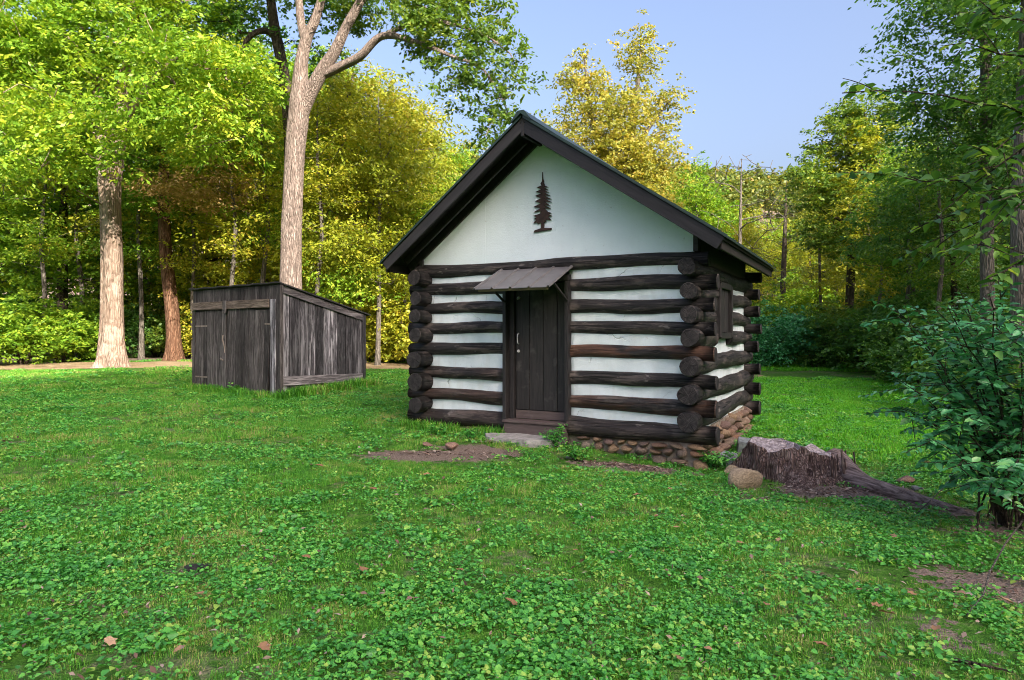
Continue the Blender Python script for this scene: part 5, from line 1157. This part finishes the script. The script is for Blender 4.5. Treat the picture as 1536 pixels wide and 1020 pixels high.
def put_leaf(u, v, sc):
    p = ray(u, v); return link('fallen_leaf', rr.choice(FLM), None, (p.x, p.y, gz1(p.x, p.y) + .055), (rr.uniform(-.3, .3), rr.uniform(-.3, .3), rr.uniform(0, 6.28)), (.045 * sc,) * 3)
for u, v, lab, sc in LEAFS: tag(put_leaf(u, v, sc), lab, 'leaf')
for u, v in ((1015, 803), (1110, 825), (1062, 996), (1150, 925), (1020, 1008), (300, 906), (165, 985), (270, 990), (397, 990), (150, 700), (560, 742), (640, 720), (1390, 700), (1232, 985), (1168, 820), (1405, 960), (1290, 900), (1440, 905), (1368, 905), (985, 785), (1005, 742), (735, 745), (545, 870), (865, 840), (690, 868), (222, 800), (460, 850), (1340, 815)):
    tag(put_leaf(u, v, rr.uniform(.7, 1.1)), 'small brown dead leaf lying in the lawn', 'leaf', 'small dead leaves on the lawn')
p = ray(297, 858); o = link('soil_clod', rock_mesh('soil_clod', 71, M['soffit'], .5, 3, 6), None, (p.x, p.y, gz1(p.x, p.y) + .02), (0, 0, .4), (.09, .07, .06)); tag(o, 'small black clod of earth in the lawn at the left', 'clod')
# sticks on the ground at the right
def stick(pts, r, label, mat='barkG'):
    Q = [];
    for u, v, h in pts: p = ray(u, v); Q.append(Vector((p.x, p.y, gz1(p.x, p.y) + h)))
    c = Q[0].copy(); V, Fc = tube([q - c for q in Q], list(np.linspace(r, r * .4, len(Q))), 6); o = link('fallen_stick', mesh_np('fallen_stick', V, Fc, [M[mat]], smooth=True), None, c); tag(o, label, 'stick')
stick([(1535, 800, .12), (1508, 835, .10), (1485, 875, .07), (1475, 905, .05), (1450, 935, .03)], .009, 'pale crooked stick leaning in the weeds at the right edge')
stick([(1375, 775, .03), (1420, 742, .10), (1470, 735, .05)], .007, 'thin stick lying near the tip of the long root')
stick([(1430, 1000, .03), (1470, 1010, .03), (1520, 1016, .02)], .012, 'dark stick lying in the lower right corner', 'barkD')
# wood chips round the stump and below the foundation
r_ = np.random.RandomState(66); cx_, cy_ = [], []
for u, v, rx, ry, n in ((1230, 740, 1.0, .30, 700), (1130, 752, .55, .25, 200), (945, 702, .75, .16, 420), (740, 664, .35, .14, 140), (655, 682, .9, .2, 260), (1340, 765, .7, .3, 240), (1500, 900, .7, .7, 220)):
    p = ray(u, v); cx_.append(p.x + r_.normal(0, rx * .55, n)); cy_.append(p.y + r_.normal(0, ry * .6, n))
cx_ = np.concatenate(cx_); cy_ = np.concatenate(cy_); k_ = ~inside_cab(cx_, cy_); cx_, cy_ = cx_[k_], cy_[k_]; n = len(cx_)
c = np.stack([cx_, cy_, gz(cx_, cy_) + r_.uniform(.004, .035, n)], 1); d = np.stack([np.cos(a_ := r_.rand(n) * 6.28), np.sin(a_), r_.normal(0, .25, n)], 1)
L = r_.uniform(.02, .075, n); V, Fq = leaf_quads(c, d, np.array([0, 0, 1.0]) + r_.normal(0, .3, (n, 3)), L, L * r_.uniform(.2, .55, n), .2)
tag(link('wood_chips', mesh_np('wood_chips', V, Fq, [M['chip']], attr=r_.rand(n))), 'scattered wood chips and leaf litter round the stump and foundation', 'litter', None, 'stuff')

r_ = np.random.RandomState(67); n = 5200; y_ = 2.2 + 15 * r_.rand(n) ** 1.3; x_ = r_.uniform(-1, 1, n) * (.8 * y_ + .8); k_ = ~inside_cab(x_, y_) & ~inside_shed(x_, y_) & (r_.rand(n) < .35 + .65 * ss(-.1, .5, vnoise(x_ * 1.3 + 3, y_ * 1.3)) + bare(x_, y_)); x_, y_ = x_[k_], y_[k_]; n = len(x_)
c = np.stack([x_, y_, gz(x_, y_) + r_.uniform(.03, .08, n)], 1); d = np.stack([np.cos(a_ := r_.rand(n) * 6.28), np.sin(a_), r_.normal(0, .35, n)], 1); L = r_.uniform(.018, .055, n)
V, Fq = leaf_quads(c, d, np.array([0, 0, 1.0]) + r_.normal(0, .5, (n, 3)), L, L * r_.uniform(.12, .6, n), .2)
tag(link('leaf_litter', mesh_np('leaf_litter', V, Fq, [M['chip']], attr=r_.rand(n))), 'bits of straw and dead leaf strewn through the lawn', 'litter', None, 'stuff')
# little weeds along the cabin and shed
def weed(u, v, h, n, label, leaf='clover', wid=.35, seed=0):
    p = ray(u, v); b = Vector((p.x, p.y, gz1(p.x, p.y) - .01)); rng = np.random.RandomState(seed); sh = []
    for k in range(n):
        a = rng.rand() * 6.28; q = rng.uniform(.3, 1) * wid * h; sh.append(((0.02 * math.cos(a), .02 * math.sin(a), 0), (q * math.cos(a), q * math.sin(a), h * rng.uniform(.6, 1.05)), .12))
    shrub('weed', label, 'plant', b, sh, leaf, seed, .055, 'barkD', 1, .12, .03, .003)
weed(832, 674, .32, 20, 'bushy green fern-like weed at the right end of the door step', wid=.7, seed=1)
weed(931, 680, .33, 9, 'upright leafy weed growing against the foundation under the right wall', wid=.35, seed=2)
weed(866, 692, .22, 16, 'low spreading weed between the step and the stones', wid=1.2, seed=3)
weed(1072, 704, .27, 24, 'clump of leafy weeds at the right corner of the cabin', wid=1.1, seed=4)
weed(705, 660, .18, 12, 'small green weed below the left wall beside the step', wid=.9, seed=5)
weed(655, 653, .18, 12, 'small green weed below the left end of the cabin', wid=.9, seed=6)
weed(352, 590, .24, 9, 'leafy weed growing where the shed doors meet', wid=.7, seed=7)

# tall grass along walls
def tufts(name, label, line, n, sc, seed):
    r_ = np.random.RandomState(seed); (x0, y0), (x1, y1) = line; t_ = r_.rand(n); x = x0 + (x1 - x0) * t_ + r_.normal(0, .07, n); y = y0 + (y1 - y0) * t_ + r_.normal(0, .07, n)
    gn_scatter(name, np.stack([x, y, gz(x, y) - .01], 1), r_.rand(n) * 6.28, sc * r_.uniform(.7, 1.3, n), r_.randint(0, 2, n), [GP[5], GP[6]], label, 'grass')
s0 = Vector((-4.85, 14.0)); dr = Vector((math.cos(SH_A), math.sin(SH_A))); dl = Vector((-math.sin(SH_A), math.cos(SH_A)))
e = s0 + dr * 2.4; o_ = Vector((math.sin(SH_A), -math.cos(SH_A))) * .12
tufts('grass', 'longer bright grass along the foot of the shed wall', ((s0.x + o_.x, s0.y + o_.y), (e.x + o_.x, e.y + o_.y)), 70, 2.0, 5)
e = s0 + dl * 3.6; o_ = -dr * .1
tufts('grass', 'longer grass along the foot of the shed doors', ((s0.x + o_.x, s0.y + o_.y), (e.x + o_.x, e.y + o_.y)), 60, 1.5, 6)
q0, q1 = c2w(-2.3, -.1), c2w(-.6, -.1); tufts('grass', 'grass tufts along the left foundation of the cabin', ((q0.x, q0.y), (q1.x, q1.y)), 26, 1.4, 7)
